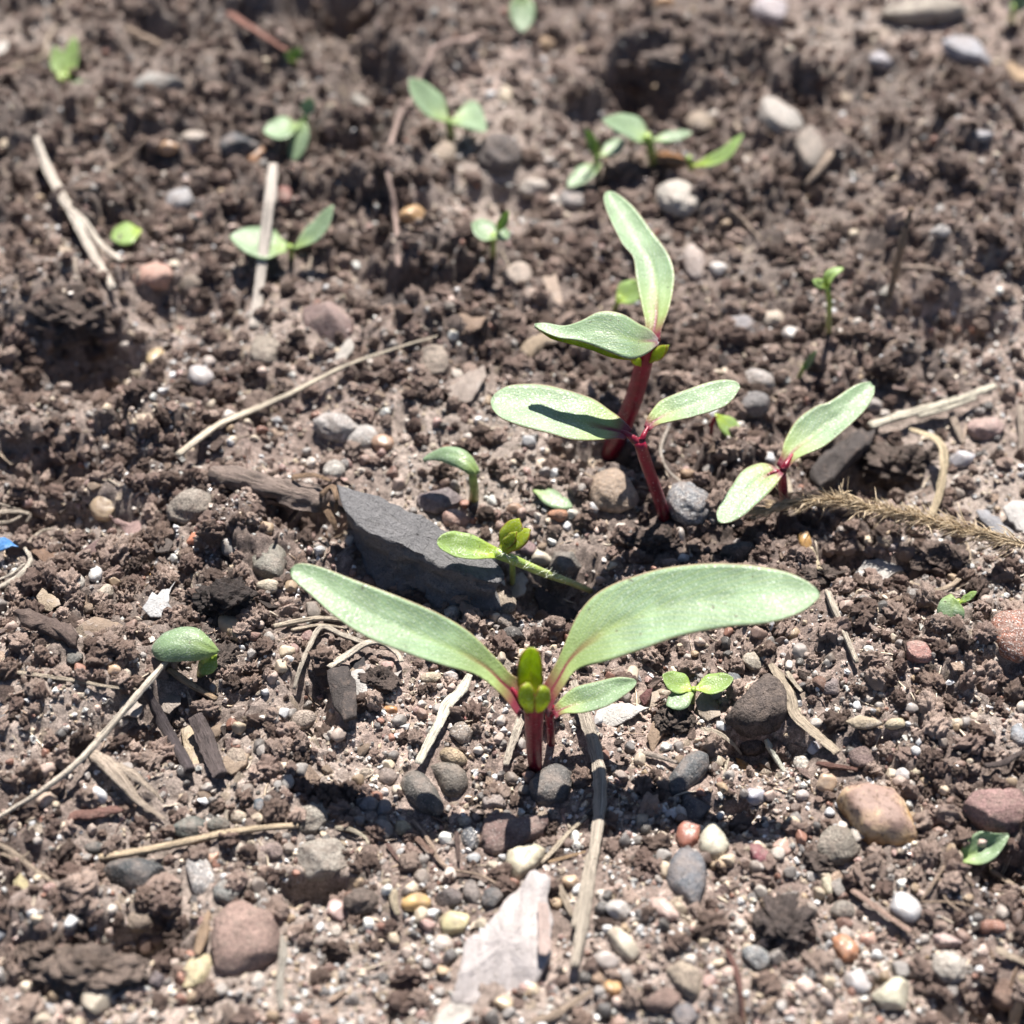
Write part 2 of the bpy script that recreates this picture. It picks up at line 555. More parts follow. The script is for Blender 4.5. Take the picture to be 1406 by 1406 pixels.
def build_ground():
    ys = [5.4]
    while ys[-1] < 36.0:
        ys.append(ys[-1] + 0.00185 * math.hypot(ys[-1], CAM_H))
    lo, hi, st = [], [], 0.06
    y = ys[0]
    while y > -900:
        y -= st; st *= 1.22; lo.append(y)
    y, st = ys[-1], 0.1
    while y < 3000:
        y += st; st *= 1.22; hi.append(y)
    ys = np.array(lo[::-1] + ys + hi)
    us = list(np.linspace(-1, 1, 560))
    st, u = 0.008, 1.0
    ext = []
    while u < 160:
        u += st; st *= 1.24; ext.append(u)
    us = np.array([-e for e in ext[::-1]] + us + ext)
    yy = np.repeat(ys[:, None], len(us), 1)
    xx = us[None, :] * half_width(yy)
    z, k, rb, rc, re, c, e = terrain(xx.ravel(), yy.ravel(), True)
    far = np.clip((np.hypot(xx.ravel(), yy.ravel() - 15) - 40) / 60, 0, 1)
    out = ((np.abs(xx) > 1.002 * half_width(yy)) | (yy < 5.3) | (yy > 36.1)).ravel()
    z = np.where(out, macro(xx.ravel(), yy.ravel()), z) * (1 - 0.8 * far)
    verts = np.stack([xx.ravel(), yy.ravel(), z], 1)
    ny, nx = xx.shape
    i = np.arange((ny - 1) * nx).reshape(ny - 1, nx)[:, :-1].ravel()
    faces = np.stack([i, i + 1, i + nx + 1, i + nx], 1)
    pal = np.array([srgb(h) for h in ("6c5f57", "7b6d64", "87796f", "918278", "83756c", "a4958a", "98897f", "b3a59a", "8b7d74", "73665f")])
    rid = np.where(e > 0.022, re, rc)
    col = pal[np.minimum((rid * len(pal)).astype(int), len(pal) - 1)]
    humus = np.array(srgb("72645c"))
    f = (0.30 + 0.45 * k)[:, None]
    col = col * (1 - f) + humus * f
    lum = 1.0 + 0.55 * fbm(verts[:, 0] / 2.0, verts[:, 1] / 2.0, 61, 4)
    col = col * np.clip(lum, 0.6, 1.5)[:, None] * (1.12 - 0.22 * k)[:, None]
    col = col * 0.75 + 0.25 * (col @ np.array([0.3, 0.55, 0.15]))[:, None] * np.array([1.02, 0.99, 0.98])
    pale = np.clip(0.5 + 2.2 * fbm(verts[:, 0] / 3.1 + 9, verts[:, 1] / 3.1, 65, 4), 0, 1)[:, None] * (1 - 0.7 * k)[:, None]
    col = (1.5 - 0.5 * k)[:, None] * col * np.array([1.045, 0.98, 0.96])
    col = col * (1 - 0.6 * pale) + 0.6 * pale * np.array(srgb("b8aca2"))
    col[out] = np.array([0.155, 0.128, 0.112])
    sandy = ~out & (re > 0.93) & (e > 0.02)
    col[sandy] = np.array(srgb("b0a08f")) * 0.8
    o = obj("ground", mesh_np("ground", verts, faces, col=col), M["soil"])
    tag(o, "dark brown crumbly garden soil with sandy grit", None, None, "structure")
    return o


build_ground()


# ---------------------------------------------------------------- unit blobs
def ico(level):
    bm = bmesh.new()
    bmesh.ops.create_icosphere(bm, subdivisions=level, radius=1.0)
    v = np.array([x.co[:] for x in bm.verts])
    f = np.array([[q.index for q in p.verts] for p in bm.faces])
    bm.free()
    return v, f


ICO = {k: ico(k) for k in (1, 2, 3, 4, 5)}


def noise3(v, f, s):
    a = fbm(v[:, 0] * f + 3.1 * v[:, 2] * f, v[:, 1] * f - 1.7 * v[:, 2] * f, s, 3)
    b = fbm(v[:, 2] * f + 50, v[:, 0] * f * 0.8 - v[:, 1] * f * 0.6, s + 9, 3)
    return (a + b)


def blob(level, style, r):
    """unit stone: r round, a angular, k knobbly, c crumb"""
    v, f = ICO[level]
    v = v.copy()
    s = int(r.integers(1, 10 ** 6))
    if style == "r":
        v *= (1 + 0.16 * noise3(v, 0.9, s))[:, None]
        for _ in range(6):
            n = r.normal(size=3); n /= np.linalg.norm(n)
            t = v @ n - r.uniform(0.68, 0.90)
            v = v - np.where(t > 0, t * 0.85, 0)[:, None] * n
        v *= (1 + 0.03 * noise3(v, 3.0, s + 3))[:, None]
        v /= np.abs(v).max(0)
    elif style == "a":
        v *= (1 + 0.16 * noise3(v, 0.9, s))[:, None]
        for _ in range(11):
            n = r.normal(size=3); n /= np.linalg.norm(n)
            d = r.uniform(0.60, 0.86)
            t = v @ n - d
            v = v - np.where(t > 0, t * 0.94, 0)[:, None] * n
        v *= (1 + 0.035 * noise3(v, 4.0, s + 3))[:, None]
        v /= np.abs(v).max(0)
    elif style == "k":
        v *= (1 + 0.16 * noise3(v, 1.1, s) + 0.10 * noise3(v, 3.5, s + 5))[:, None]
        v /= np.abs(v).max(0)
    else:
        v *= (1 + 0.42 * noise3(v, 1.6, s) + 0.24 * noise3(v, 4.2, s + 5))[:, None]
        v += r.normal(0, 0.10, v.shape)
    return v, f


def rand_rot(n, r):
    q = r.normal(size=(n, 4)); q /= np.linalg.norm(q, axis=1)[:, None]
    w, x, y, z = q.T
    return np.stack([np.stack([1 - 2 * (y * y + z * z), 2 * (x * y - z * w), 2 * (x * z + y * w)], 1),
                     np.stack([2 * (x * y + z * w), 1 - 2 * (x * x + z * z), 2 * (y * z - x * w)], 1),
                     np.stack([2 * (x * z - y * w), 2 * (y * z + x * w), 1 - 2 * (x * x + y * y)], 1)], 1)


def scatter_spots(n, r, y0=5.2, y1=38.0):
    """spots over the seen strip, about evenly dense in the picture's near half and thinner far away"""
    t = r.uniform(0, 1, n * 3)
    y = y0 * (y1 / y0) ** (t ** 0.85)
    keep = r.uniform(0, 1, n * 3) < np.clip(0.25 + 0.75 * (y / 12.0), 0, 1)
    y = y[keep][:n]
    x = r.uniform(-1, 1, len(y)) * half_width(y) * 1.06
    return x, y
# ---------------------------------------------------------------- stones one by one: x, y, width, height in photo px, turn, colour, look, label
# look: first letter shape (r round, a angular, k knobbly), second material (s smooth, p speckled, r rough, q quartz, b banded)
STONES = [
    (1203, 1117, 112, 80, -18, "b08a62", "ab", "large golden brown stone with a dull mauve top, above the grey round stone"),
    (333, 1287, 100, 108, 0, "a4867a", "ar", "largest pink stone, flat topped, beside the small beige egg stone"),
    (271, 1337, 42, 58, -25, "c4b586", "rs", "beige egg shaped pebble touching the large pink stone"),
    (184, 1200, 90, 46, -4, "41464a", "rs", "smooth black oblong pebble under the pale straw"),
    (260, 1139, 50, 36, 8, "5f655f", "rs", "grey green pebble lying against the pale straw"),
    (299, 1134, 36, 22, 10, "77756c", "kr", "rough olive grey chip beside the grey green pebble"),
    (276, 1202, 48, 62, 12, "b4b0ac", "ap", "pale grey granite pebble below the straw, next to an orange chip"),
    (312, 1226, 40, 36, 0, "8f908c", "ar", "dull grey flat stone just above the large pink stone"),
    (291, 1174, 24, 30, 20, "c89a7e", "aq", "small white chip with an orange rim under the straw"),
    (372, 1168, 42, 28, -8, "a08c86", "ar", "mauve grey angular pebble below the straw end"),
    (327, 1166, 18, 24, 0, "bdb0a0", "rs", "small cream pebble between straw and mauve pebble"),
    (429, 1121, 46, 54, -15, "a39c90", "kr", "rough grey crumbly stone, the upper of two stacked"),
    (441, 1184, 78, 72, 10, "a8a094", "ar", "rough grey crumbly stone, the lower of two stacked, casting a dark shadow"),
    (706, 1146, 100, 60, 10, "7a5e58", "ks", "red brown bean shaped stone above the cream pebble"),
    (721, 1182, 58, 48, 28, "c8c0a2", "aq", "cream angular pebble just under the red brown bean stone"),
    (645, 1150, 26, 40, 8, "4d5560", "rp", "small blue grey pebble left of the bean stone"),
    (650, 1178, 22, 20, 0, "9aa0a4", "rq", "tiny glassy grey pebble below the blue grey one"),
    (678, 1103, 36, 28, -10, "8f8480", "as", "pale mauve chip behind the bean stone"),
    (638, 1127, 20, 16, 0, "d8cdb8", "rs", "tiny cream pebble behind the bean stone's left end"),
    (655, 1120, 17, 17, 0, "8c7a70", "rs", "tiny brown pebble touching the bean stone's left end"),
    (755, 1076, 68, 58, 20, "5c5a58", "as", "dark grey stone at the foot of the big front beet seedling"),
    (578, 1087, 68, 54, -42, "5e5c57", "rs", "flat oval grey pebble, the front one of the shaded pair"),
    (613, 1073, 62, 54, -10, "6e665c", "rs", "brownish grey pebble, the rear one of the shaded pair"),
    (533, 1066, 28, 26, 10, "7e706a", "ks", "small brown pebble left of the shaded pair"),
    (507, 1104, 28, 22, 0, "77767a", "rs", "small grey pebble in the left leaf's shadow"),
    (527, 1109, 22, 26, 0, "6a6c72", "rs", "small blue grey pebble in the left leaf's shadow"),
    (526, 1139, 28, 30, 20, "85807c", "rs", "grey oval pebble just below the left leaf's shadow"),
    (553, 1137, 27, 25, 0, "c4b48c", "rs", "round yellowish pebble below the shaded pair"),
    (622, 1040, 44, 28, -12, "c0a884", "kr", "sandy yellow rough stone behind the shaded pair"),
    (634, 1006, 32, 34, 30, "9c8c7c", "ap", "squarish grey brown stone left of the thin white straw"),
    (634, 987, 14, 12, 0, "a85c58", "rs", "tiny brick red grain above the squarish stone"),
    (536, 975, 22, 13, 0, "c8883c", "rq", "small bright orange pebble right of the black chips"),
    (592, 931, 32, 18, 8, "c0ae90", "rs", "small cream pebble under the big left leaf"),
    (621, 928, 26, 18, -8, "c8bcb8", "as", "small pinkish white pebble under the big left leaf"),
    (415, 989, 42, 30, 15, "a8988a", "kr", "rough sandy stone left of the black leaf chips"),
    (325, 1042, 32, 34, 30, "a99886", "kr", "tan crumbly stone beside the dark forked twig"),
    (365, 767, 62, 58, 10, "7e7c70", "as", "grey green blunt triangular stone above the big left leaf's tip"),
    (368, 805, 34, 22, -5, "c2b49a", "rs", "cream pebble just below the grey triangular stone"),
    (316, 857, 38, 52, 32, "bea37c", "rq", "tan bean shaped pebble beside the black soil clod"),
    (421, 874, 20, 20, 0, "8c6864", "rs", "small maroon pebble near the big left leaf"),
    (350, 873, 24, 16, 0, "83584f", "as", "small red brown chip beside the tan bean pebble"),
    (130, 789, 20, 22, 0, "c0c2c2", "rq", "tiny glassy clear grain above the dark bark"),
    (212, 791, 14, 13, 0, "d09c40", "rq", "tiny amber grain above the pale flakes"),
    (155, 920, 24, 16, -8, "caa886", "rq", "tiny peach pebble left of the folded leaf"),
    (174, 924, 15, 13, 0, "d0c0aa", "rs", "tiny cream grain beside the peach pebble"),
    (101, 904, 28, 28, 0, "5c5c58", "as", "dark grey pebble below the dark bark"),
    (107, 801, 22, 24, 10, "d6cec0", "rs", "white small pebble above the dark bark's right end"),
    (145, 812, 26, 22, 0, "b4a692", "rs", "sandy grey pebble among grit above the pale flakes"),
    (145, 690, 46, 52, 10, "a89070", "rq", "yellowish glassy pebble in the left hollow"),
    (262, 699, 72, 56, 35, "988e82", "kr", "rough grey beige rock left of the bark roll"),
    (268, 740, 25, 23, 0, "c8764c", "aq", "bright orange pebble below the rough beige rock"),
    (420, 736, 26, 24, 0, "a08078", "rs", "pinkish pebble in the shade beside the slate"),
    (318, 747, 36, 34, 0, "8a8682", "aq", "dull glassy grey stone left of the grey triangular stone"),
    (64, 1097, 32, 26, 10, "bca590", "aq", "tan chip below the long left straw"),
    (128, 1165, 36, 22, 6, "50504e", "rs", "small dark pebble at the left end of the pale straw"),
    (357, 1107, 22, 22, -10, "566470", "as", "small slate blue pebble at the edge of the left shadow"),
    (330, 1122, 28, 20, 0, "d2c0a4", "rs", "small cream pebble on the straw, left of the blue one"),
    (353, 1124, 18, 16, 0, "ccb89c", "rs", "tiny beige pebble below the slate blue pebble"),
    (10, 1275, 34, 74, -25, "66707e", "as", "blue grey slab cut off by the left edge"),
    (194, 1263, 46, 40, 10, "948474", "kr", "brown crumbly lump below the black oblong pebble"),
    (135, 1369, 50, 58, 10, "b0a590", "aq", "glassy yellow grey pebble near the lower left corner"),
    (139, 1290, 30, 14, 20, "d8ceba", "as", "tiny white chip above the brown soil ridge"),
    (356, 1347, 22, 30, 0, "d4ccc2", "as", "white small chip below the large pink stone"),
    (216, 1346, 28, 24, 30, "4c4856", "as", "small violet black chip left of the beige egg pebble"),
    (462, 1251, 28, 28, 0, "c4a49c", "aq", "small pink quartz chip right of the stacked grey stones"),
    (461, 1278, 16, 18, 0, "c8bcae", "rs", "tiny pale grain below the pink quartz chip"),
    (495, 1238, 54, 40, 10, "6b5e56", "kr", "brown crumb stone left of the ochre pebble"),
    (570, 1240, 44, 25, 8, "c29a4e", "rq", "ochre pebble left of the mauve black stone"),
    (617, 1231, 40, 34, -5, "655a58", "as", "mauve black stone, left of a dark grey one"),
    (648, 1226, 26, 36, 8, "857a74", "rs", "brown grey stone wedged between two dark ones"),
    (674, 1235, 32, 34, -12, "5a5a5c", "as", "dark grey pebble at the left edge of the white papery chip"),
    (625, 1269, 46, 36, 0, "c8bc88", "aq", "yellowish quartz chip left of the white papery chip"),
    (661, 1268, 20, 18, 0, "d8c8ac", "rs", "small cream round pebble at the white chip's edge"),
    (608, 1296, 28, 26, 0, "b4aca4", "rq", "pale glassy pebble left of the white papery chip"),
    (784, 1210, 26, 20, 5, "c6a884", "rq", "peach pebble between white chip and long straw"),
    (939, 1207, 62, 86, -14, "5f6670", "as", "blue grey stone shaped like an upturned teardrop"),
    (944, 1143, 40, 42, 25, "a2604a", "aq", "brick red stone touching the pale green one"),
    (981, 1155, 46, 54, 15, "b8b49e", "aq", "pale greenish white angular stone beside the brick red one"),
    (944, 1060, 62, 54, 38, "575c60", "rs", "smooth dark oval stone, half in shadow, right of the long straw"),
    (952, 1111, 52, 42, 0, "4a4c54", "as", "blue black stone wholly in the right leaf's shadow"),
    (1043, 1175, 28, 40, 20, "83404a", "as", "dark red garnet coloured pebble below the pale blue chip"),
    (1073, 1164, 28, 26, 0, "c09a8a", "aq", "small salmon pink pebble beside the dark red one"),
    (1151, 1160, 60, 54, -10, "8c8478", "rr", "grey sandstone round stone touching the golden brown one"),
    (1036, 1092, 34, 26, 10, "c8ccdc", "aq", "pale blue white chip in front of the dried curled leaf"),
    (1366, 1112, 98, 60, -4, "9a7672", "ar", "pink brown stone above the pale folded weed leaf"),
    (1242, 1247, 46, 46, 20, "b8b8ba", "rq", "translucent white quartz pebble at the end of a stick"),
    (1378, 1251, 22, 28, -20, "dccec2", "rs", "small cream white pebble near the right edge"),
    (1299, 1291, 44, 22, -15, "c0a49e", "as", "long pinkish chip below the fine branching root"),
    (1269, 1287, 16, 17, 0, "d0c8c0", "rs", "tiny round white pebble by the pinkish chip"),
    (1302, 1328, 54, 46, 20, "c4bcb0", "kr", "pale crumbly rock near the lower right corner"),
    (1378, 1354, 56, 62, 10, "987a6a", "rr", "brown round stone at the lower right edge"),
    (1226, 1368, 60, 48, 20, "b8b49c", "aq", "flat pale yellow green chip at the lower right"),
    (1176, 1349, 42, 36, 0, "b4b2b4", "aq", "glassy whitish stone left of the pale yellow green chip"),
    (1162, 1300, 46, 42, -20, "b4764a", "aq", "rust orange angular stone in the lower right"),
    (1193, 1290, 28, 24, 0, "c49a88", "aq", "pink glassy stone touching the rust orange one"),
    (1037, 1317, 42, 36, -25, "8a9092", "ap", "speckled grey pebble below the black crumbly clod"),
    (1134, 1209, 18, 42, 5, "c4bc9e", "rs", "upright husk coloured sliver below the sandstone"),
    (1152, 1216, 28, 40, -10, "86807a", "as", "dull grey flat stone beside the husk coloured sliver"),
    (1158, 1250, 36, 30, 10, "9a9288", "kr", "grey knobbly stone above the rust orange stone"),
    (912, 1246, 46, 32, -18, "c4a89c", "aq", "pink cream quartz pebble below the teardrop stone"),
    (856, 1295, 52, 46, -40, "cabfa8", "aq", "cream angular stone right of the long straw's lower end"),
    (832, 1320, 40, 30, -10, "a49a94", "rq", "wet looking grey quartz beside the cream angular stone"),
    (849, 1250, 38, 28, -10, "b4b0ac", "aq", "white and grey chip right of the long straw"),
    (842, 1358, 30, 28, -20, "be9050", "aq", "amber orange pebble at the bottom"),
    (820, 1343, 20, 18, 0, "c4a080", "rs", "small peach pebble touching the amber one"),
    (912, 1375, 64, 36, 10, "8e746a", "ar", "flat red brown stone at the bottom edge"),
    (940, 1345, 60, 56, -40, "ac9c88", "ar", "beige blunt rock at the bottom, left of a thin red twig"),
    (941, 1396, 40, 40, 10, "6c6a70", "rs", "grey stone cut by the bottom edge"),
    (690, 1378, 30, 22, -10, "c0aa84", "aq", "yellowish chip on the white papery chip's lower part"),
    (1230, 994, 34, 16, 8, "c4b48c", "rs", "yellow seed like pebble right of the split husk"),
    (1142, 944, 32, 28, 10, "8a7a78", "as", "small mauve stone right of the flattened straw"),
    (1182, 1041, 34, 36, 10, "786460", "ar", "red brown blunt stone touching the reddish stick"),
    (1259, 897, 44, 34, -5, "a06c62", "as", "brick pink angular pebble left of the red orange stone"),
    (1386, 870, 62, 72, 5, "b06a4c", "rp", "red orange stone cut by the right edge"),
    (1398, 1006, 26, 36, 0, "8a9098", "as", "grey glassy stone at the right edge"),
    (1040, 961, 88, 74, 20, "5e534e", "kr", "big square dark clod like stone right of the three leaved weed"),
    (1035, 1024, 42, 36, 10, "5c524e", "kr", "dark brown stone below the big square dark one"),
    (1034, 908, 32, 32, 10, "b8ac98", "rs", "tan round pebble behind the big square dark stone"),
    (1009, 933, 20, 26, 0, "5e666c", "as", "small slate coloured pebble beside the three leaved weed"),
    (1119, 1026, 22, 20, 15, "c0c4d4", "aq", "small pale lilac pebble beside the flattened straw's lower end"),
    (1102, 1050, 26, 24, 0, "c8c0b0", "rp", "spotted white pebble right of the thin white straw"),
    (1136, 1074, 34, 28, 0, "c0a486", "aq", "peach quartz pebble above left of the golden brown stone"),
    (1240, 1064, 24, 20, 0, "c4c0c0", "rq", "small glassy white pebble above the golden brown stone"),
    (1257, 1060, 18, 14, 0, "bcae8c", "rs", "tiny yellow pebble above the golden brown stone"),
    (1102, 1092, 20, 16, 0, "bcb4b2", "rq", "tiny grey white grain left of the golden brown stone"),
    (1250, 972, 28, 18, 0, "a09a98", "rq", "glassy round grain above the yellow seed like pebble"),
    (1016, 759, 56, 36, 5, "4c4844", "as", "dark flat stone behind the big right leaf"),
    (920, 775, 30, 18, 0, "8a7468", "rs", "small brown pebble behind the big right leaf"),
    (775, 777, 62, 58, 30, "6a6660", "as", "grey wedge stone behind the hairy green weed"),
    (743, 766, 40, 28, 20, "c0b8a4", "aq", "pale cream stone between the hairy weed and the grey wedge stone"),
    (722, 753, 28, 24, 0, "8a6e70", "rs", "maroon pebble behind the hairy weed's bud"),
    (695, 831, 34, 30, 0, "a2937f", "rr", "round tan pebble at the right foot of the slate"),
    (692, 854, 25, 24, 0, "8a8078", "rr", "smaller round pebble under the round tan one"),
    (705, 872, 40, 24, 5, "54504e", "as", "dark chip below the two round pebbles"),
    (622, 841, 26, 22, 10, "b0a89c", "kr", "white knobbly grain at the foot of the slate"),
    (627, 713, 42, 30, -5, "d8a896", "rs", "salmon pink pebble behind the slate"),
    (606, 688, 70, 40, 8, "86787a", "as", "flat mauve stone behind the slate, under the arched leaf"),
    (844, 678, 74, 62, 8, "a08870", "rs", "round brown stone between the two rear beet stems"),
    (945, 692, 66, 62, 10, "7e8288", "kp", "grey blue granite stone right of the red stem"),
    (784, 705, 20, 16, 5, "c0c0b4", "aq", "tiny pale chip below the small fallen leaf"),
    (765, 707, 32, 20, 0, "b87a50", "as", "rusty small pebble above the wedge stone"),
    (706, 698, 24, 18, 0, "9c7c60", "rq", "small honey brown pebble behind the bud"),
    (974, 643, 20, 30, 0, "9c9690", "as", "upright light grey sliver stone left of the right seedling"),
    (944, 651, 22, 16, 0, "a88664", "rs", "small ochre pebble beside the white root thread"),
    (525, 609, 32, 26, 0, "a07c60", "rq", "amber brown pebble right of the white broken lumps"),
    (463, 588, 72, 44, -25, "c0bab6", "kr", "pale broken lump, the larger, behind the bark roll"),
    (498, 602, 40, 40, -30, "c8c4c0", "kr", "pale broken lump, the smaller, to its right"),
    (459, 646, 32, 30, 0, "c4c0b8", "rr", "whitish pebble just behind the slate's left end"),
    (1105, 742, 19, 26, 0, "b8882e", "rq", "golden yellow grain behind the big right leaf"),
    (1225, 751, 20, 16, 10, "a89c9c", "as", "small lilac grey grain above the white wood chip"),
    (1355, 590, 54, 36, -5, "b09088", "rs", "pinkish smooth pebble at the right below the pale straw"),
    (1322, 632, 36, 26, 10, "c4c4cc", "aq", "bluish white quartz below the pinkish smooth pebble"),
    (1035, 555, 46, 36, 10, "7a7676", "rs", "dark grey pebble between the rear and right seedlings"),
    (1040, 525, 50, 36, -20, "b8b2ae", "kr", "whitish powdery stone above the dark grey pebble"),
    (1061, 440, 38, 34, 15, "c4b4a0", "rs", "cream pebble right of the rear seedling"),
    (1086, 458, 26, 24, 0, "c8c4c0", "rq", "bright white quartz grain beside the cream pebble"),
    (1017, 445, 40, 34, 0, "8e8a8e", "as", "lilac grey stone behind the rear seedling"),
    (1198, 556, 26, 22, 0, "a09894", "rs", "grey flat pebble by the right seedling's tip"),
    (1213, 399, 20, 20, 0, "e0dacc", "rs", "tiny white pebble beside the standing dead stalk"),
    (1291, 318, 30, 20, -20, "d0ccc8", "as", "small white chip in the rough soil at the right"),
    (1208, 84, 34, 28, 0, "a8a6b0", "rs", "bluish grey pebble in the far right soil"),
    (1350, 187, 34, 18, 0, "a4a4ac", "as", "pale blue grey chip in the upper right hump"),
    (1068, 160, 56, 60, 20, "aaa49c", "rs", "large pale grey round stone, left one of the far pair"),
    (1114, 204, 48, 62, -10, "84786c", "rs", "brown egg stone with a pale crown, right one of the far pair"),
    (931, 272, 60, 58, 10, "c4bcb0", "ks", "bright white round stone above the rear seedling's tall leaf"),
    (737, 260, 54, 36, 12, "c4b8ac", "rs", "cream white oblong stone, top middle"),
    (786, 277, 42, 34, 0, "8c8684", "rs", "grey smooth stone right of the cream oblong stone"),
    (686, 212, 62, 56, 0, "6e6664", "kr", "dark grey round clod stone in the far middle"),
    (612, 211, 40, 38, -30, "a8947c", "as", "tan blunt stone under the far two leaved weed"),
    (567, 294, 32, 34, -30, "b48a4c", "rq", "golden amber stone beside the long reddish root"),
    (711, 378, 42, 40, 0, "ac9a8a", "rs", "beige round stone left of the rear seedling"),
    (728, 405, 26, 24, 0, "a48c7c", "rs", "small tan pebble under the beige round stone"),
    (596, 497, 42, 48, 10, "a8998a", "kr", "beige crumbly stone left of the left rear leaf"),
    (453, 443, 66, 68, 30, "8a6e68", "as", "dull red blunt stone, middle left"),
    (211, 382, 60, 42, 8, "c4917c", "rs", "salmon orange stone touching a brown one at the left"),
    (263, 392, 44, 34, 0, "79695a", "rs", "brown stone touching the salmon orange one"),
    (365, 483, 48, 46, 20, "aca090", "kr", "beige ragged stone at the foot of the pale upright straw"),
    (213, 492, 26, 32, 0, "b09868", "rq", "yellow glassy stone left of the beige ragged one"),
    (275, 517, 38, 34, 20, "b4b0b0", "kq", "pale glassy lump left of the slanting straw"),
    (287, 497, 22, 18, 0, "c8b8ae", "rs", "tiny pinkish grain above the pale glassy lump"),
    (247, 274, 40, 34, -5, "a8a8ac", "rs", "pale blue grey stone between two small weeds, far left"),
    (231, 203, 34, 22, -10, "b48a60", "rq", "orange brown pebble in the far left soil"),
    (264, 190, 40, 22, 5, "b4a698", "ks", "pale tan stone right of the orange brown pebble"),
    (354, 212, 22, 26, -20, "b07a48", "rq", "small orange pebble beside the black splinter"),
    (391, 268, 22, 28, 10, "8a4c40", "rs", "dark red pebble under the far forked weed"),
    (217, 118, 78, 34, 4, "9c9a94", "as", "flat pale grey stone over a dark hollow, far left"),
    (8, 195, 22, 26, 0, "c0ac8c", "rs", "beige pebble at the far left edge"),
    (4, 72, 22, 32, 0, "ccc8c0", "rs", "white pebble at the top left edge"),
    (1056, 16, 54, 46, 5, "b4aab0", "rs", "lilac grey stone at the top edge"),
    (1266, 18, 130, 40, 0, "b4aa9c", "ar", "wide flat pale stone at the top right"),
    (1328, 74, 76, 40, -30, "a2a4ae", "as", "blue grey slanted slab below the wide flat stone"),
    (488, 132, 28, 42, 35, "a09c94", "as", "grey flat pebble in front of the far dark hole"),
    (695, 132, 20, 24, 0, "c4b494", "rs", "tiny yellowish pebble, top middle"),
    (748, 62, 30, 22, 0, "b08a5c", "rs", "orange brown pebble near the top middle leaf"),
    (912, 4, 30, 16, 0, "c08c50", "rs", "orange stone cut by the top edge"),
    (962, 170, 42, 36, 10, "a08c74", "ks", "tan brown stone behind the far weed cluster"),
    (955, 360, 34, 44, 0, "b4a49c", "rs", "pale pinkish stone right of the rear seedling's tall leaf"),
    (985, 370, 28, 24, 0, "c0bcb8", "rq", "glassy white grain behind the rear seedling"),
    (330, 200, 50, 46, -38, "454a52", "as", "blue black splinter stone in the far left soil"),
]
def stone_colour(h):
    c = np.array(srgb(h))
    g_ = c @ np.array([0.3, 0.55, 0.15])
    q = 0.82 * (0.74 * c + 0.26 * g_ * np.array([1.05, 0.99, 0.94]))
    return tuple(q * min(1.0, 0.40 / max(q)))


MATKEY = {"s": "smooth", "p": "speckled", "r": "rough", "q": "quartz", "b": "banded"}
rs = np.random.default_rng(5)


def place_stone(px, py, w, h, turn, colour, look, label, name):
    P = g(px, py + 0.32 * h)
    s = cmpx(P)
    d = ray(px, py); d = d / np.linalg.norm(d)
    sp, cp = -d[2], math.hypot(d[0], d[1])
    a = 0.5 * w * s
    hh = 0.5 * h * s
    c = min(0.72 * min(a, hh / 0.75), hh * 1.05)
    b2 = max(hh * hh - (c * cp) ** 2, (0.35 * hh) ** 2)
    b = math.sqrt(b2) / sp
    zc = P[2] + 0.26 * c
    ctr = at(px, py, zc)
    EXCL.append((ctr[0], ctr[1] - 0.15 * b, 0.78 * min(a, b) + 0.02))
    if a > 1.4 * b: EXCL.extend([(ctr[0] - 0.5 * a * math.cos(math.radians(turn)), ctr[1] - 0.5 * a * math.sin(math.radians(turn)), 0.8 * b), (ctr[0] + 0.5 * a * math.cos(math.radians(turn)), ctr[1] + 0.5 * a * math.sin(math.radians(turn)), 0.8 * b)])
    lvl = 4 if max(w, h) > 44 else 3
    v, f = blob(lvl, {"r": "r", "a": "a", "k": "k"}[look[0]], rs)
    v = v * np.array([a, b, c])
    ang = math.radians(turn)
    ca, sa = math.cos(ang), math.sin(ang)
    R = np.array([[ca, -sa, 0], [sa, ca, 0], [0, 0, 1]])
    t1, t2 = rs.normal(0, 0.10), rs.normal(0, 0.10)
    Rx = np.array([[1, 0, 0], [0, math.cos(t1), -math.sin(t1)], [0, math.sin(t1), math.cos(t1)]])
    Ry = np.array([[math.cos(t2), 0, math.sin(t2)], [0, 1, 0], [-math.sin(t2), 0, math.cos(t2)]])
    v = v @ (R @ Rx @ Ry).T
    o = obj(name, mesh_np(name, v, f), M[MATKEY[look[1]]], None, ctr, stone_colour(colour))
    return tag(o, label, "stone" if name == "stone" else name.split("_")[-1], "stones and pebbles on the soil")



# silhouettes of the stones whose outline is distinctive, in photo px (given from 2.812x enlargements and their corner)
def zpts(ox, oy, pts):
    return [(ox + x / 2.812, oy + y / 2.812) for x, y in pts]


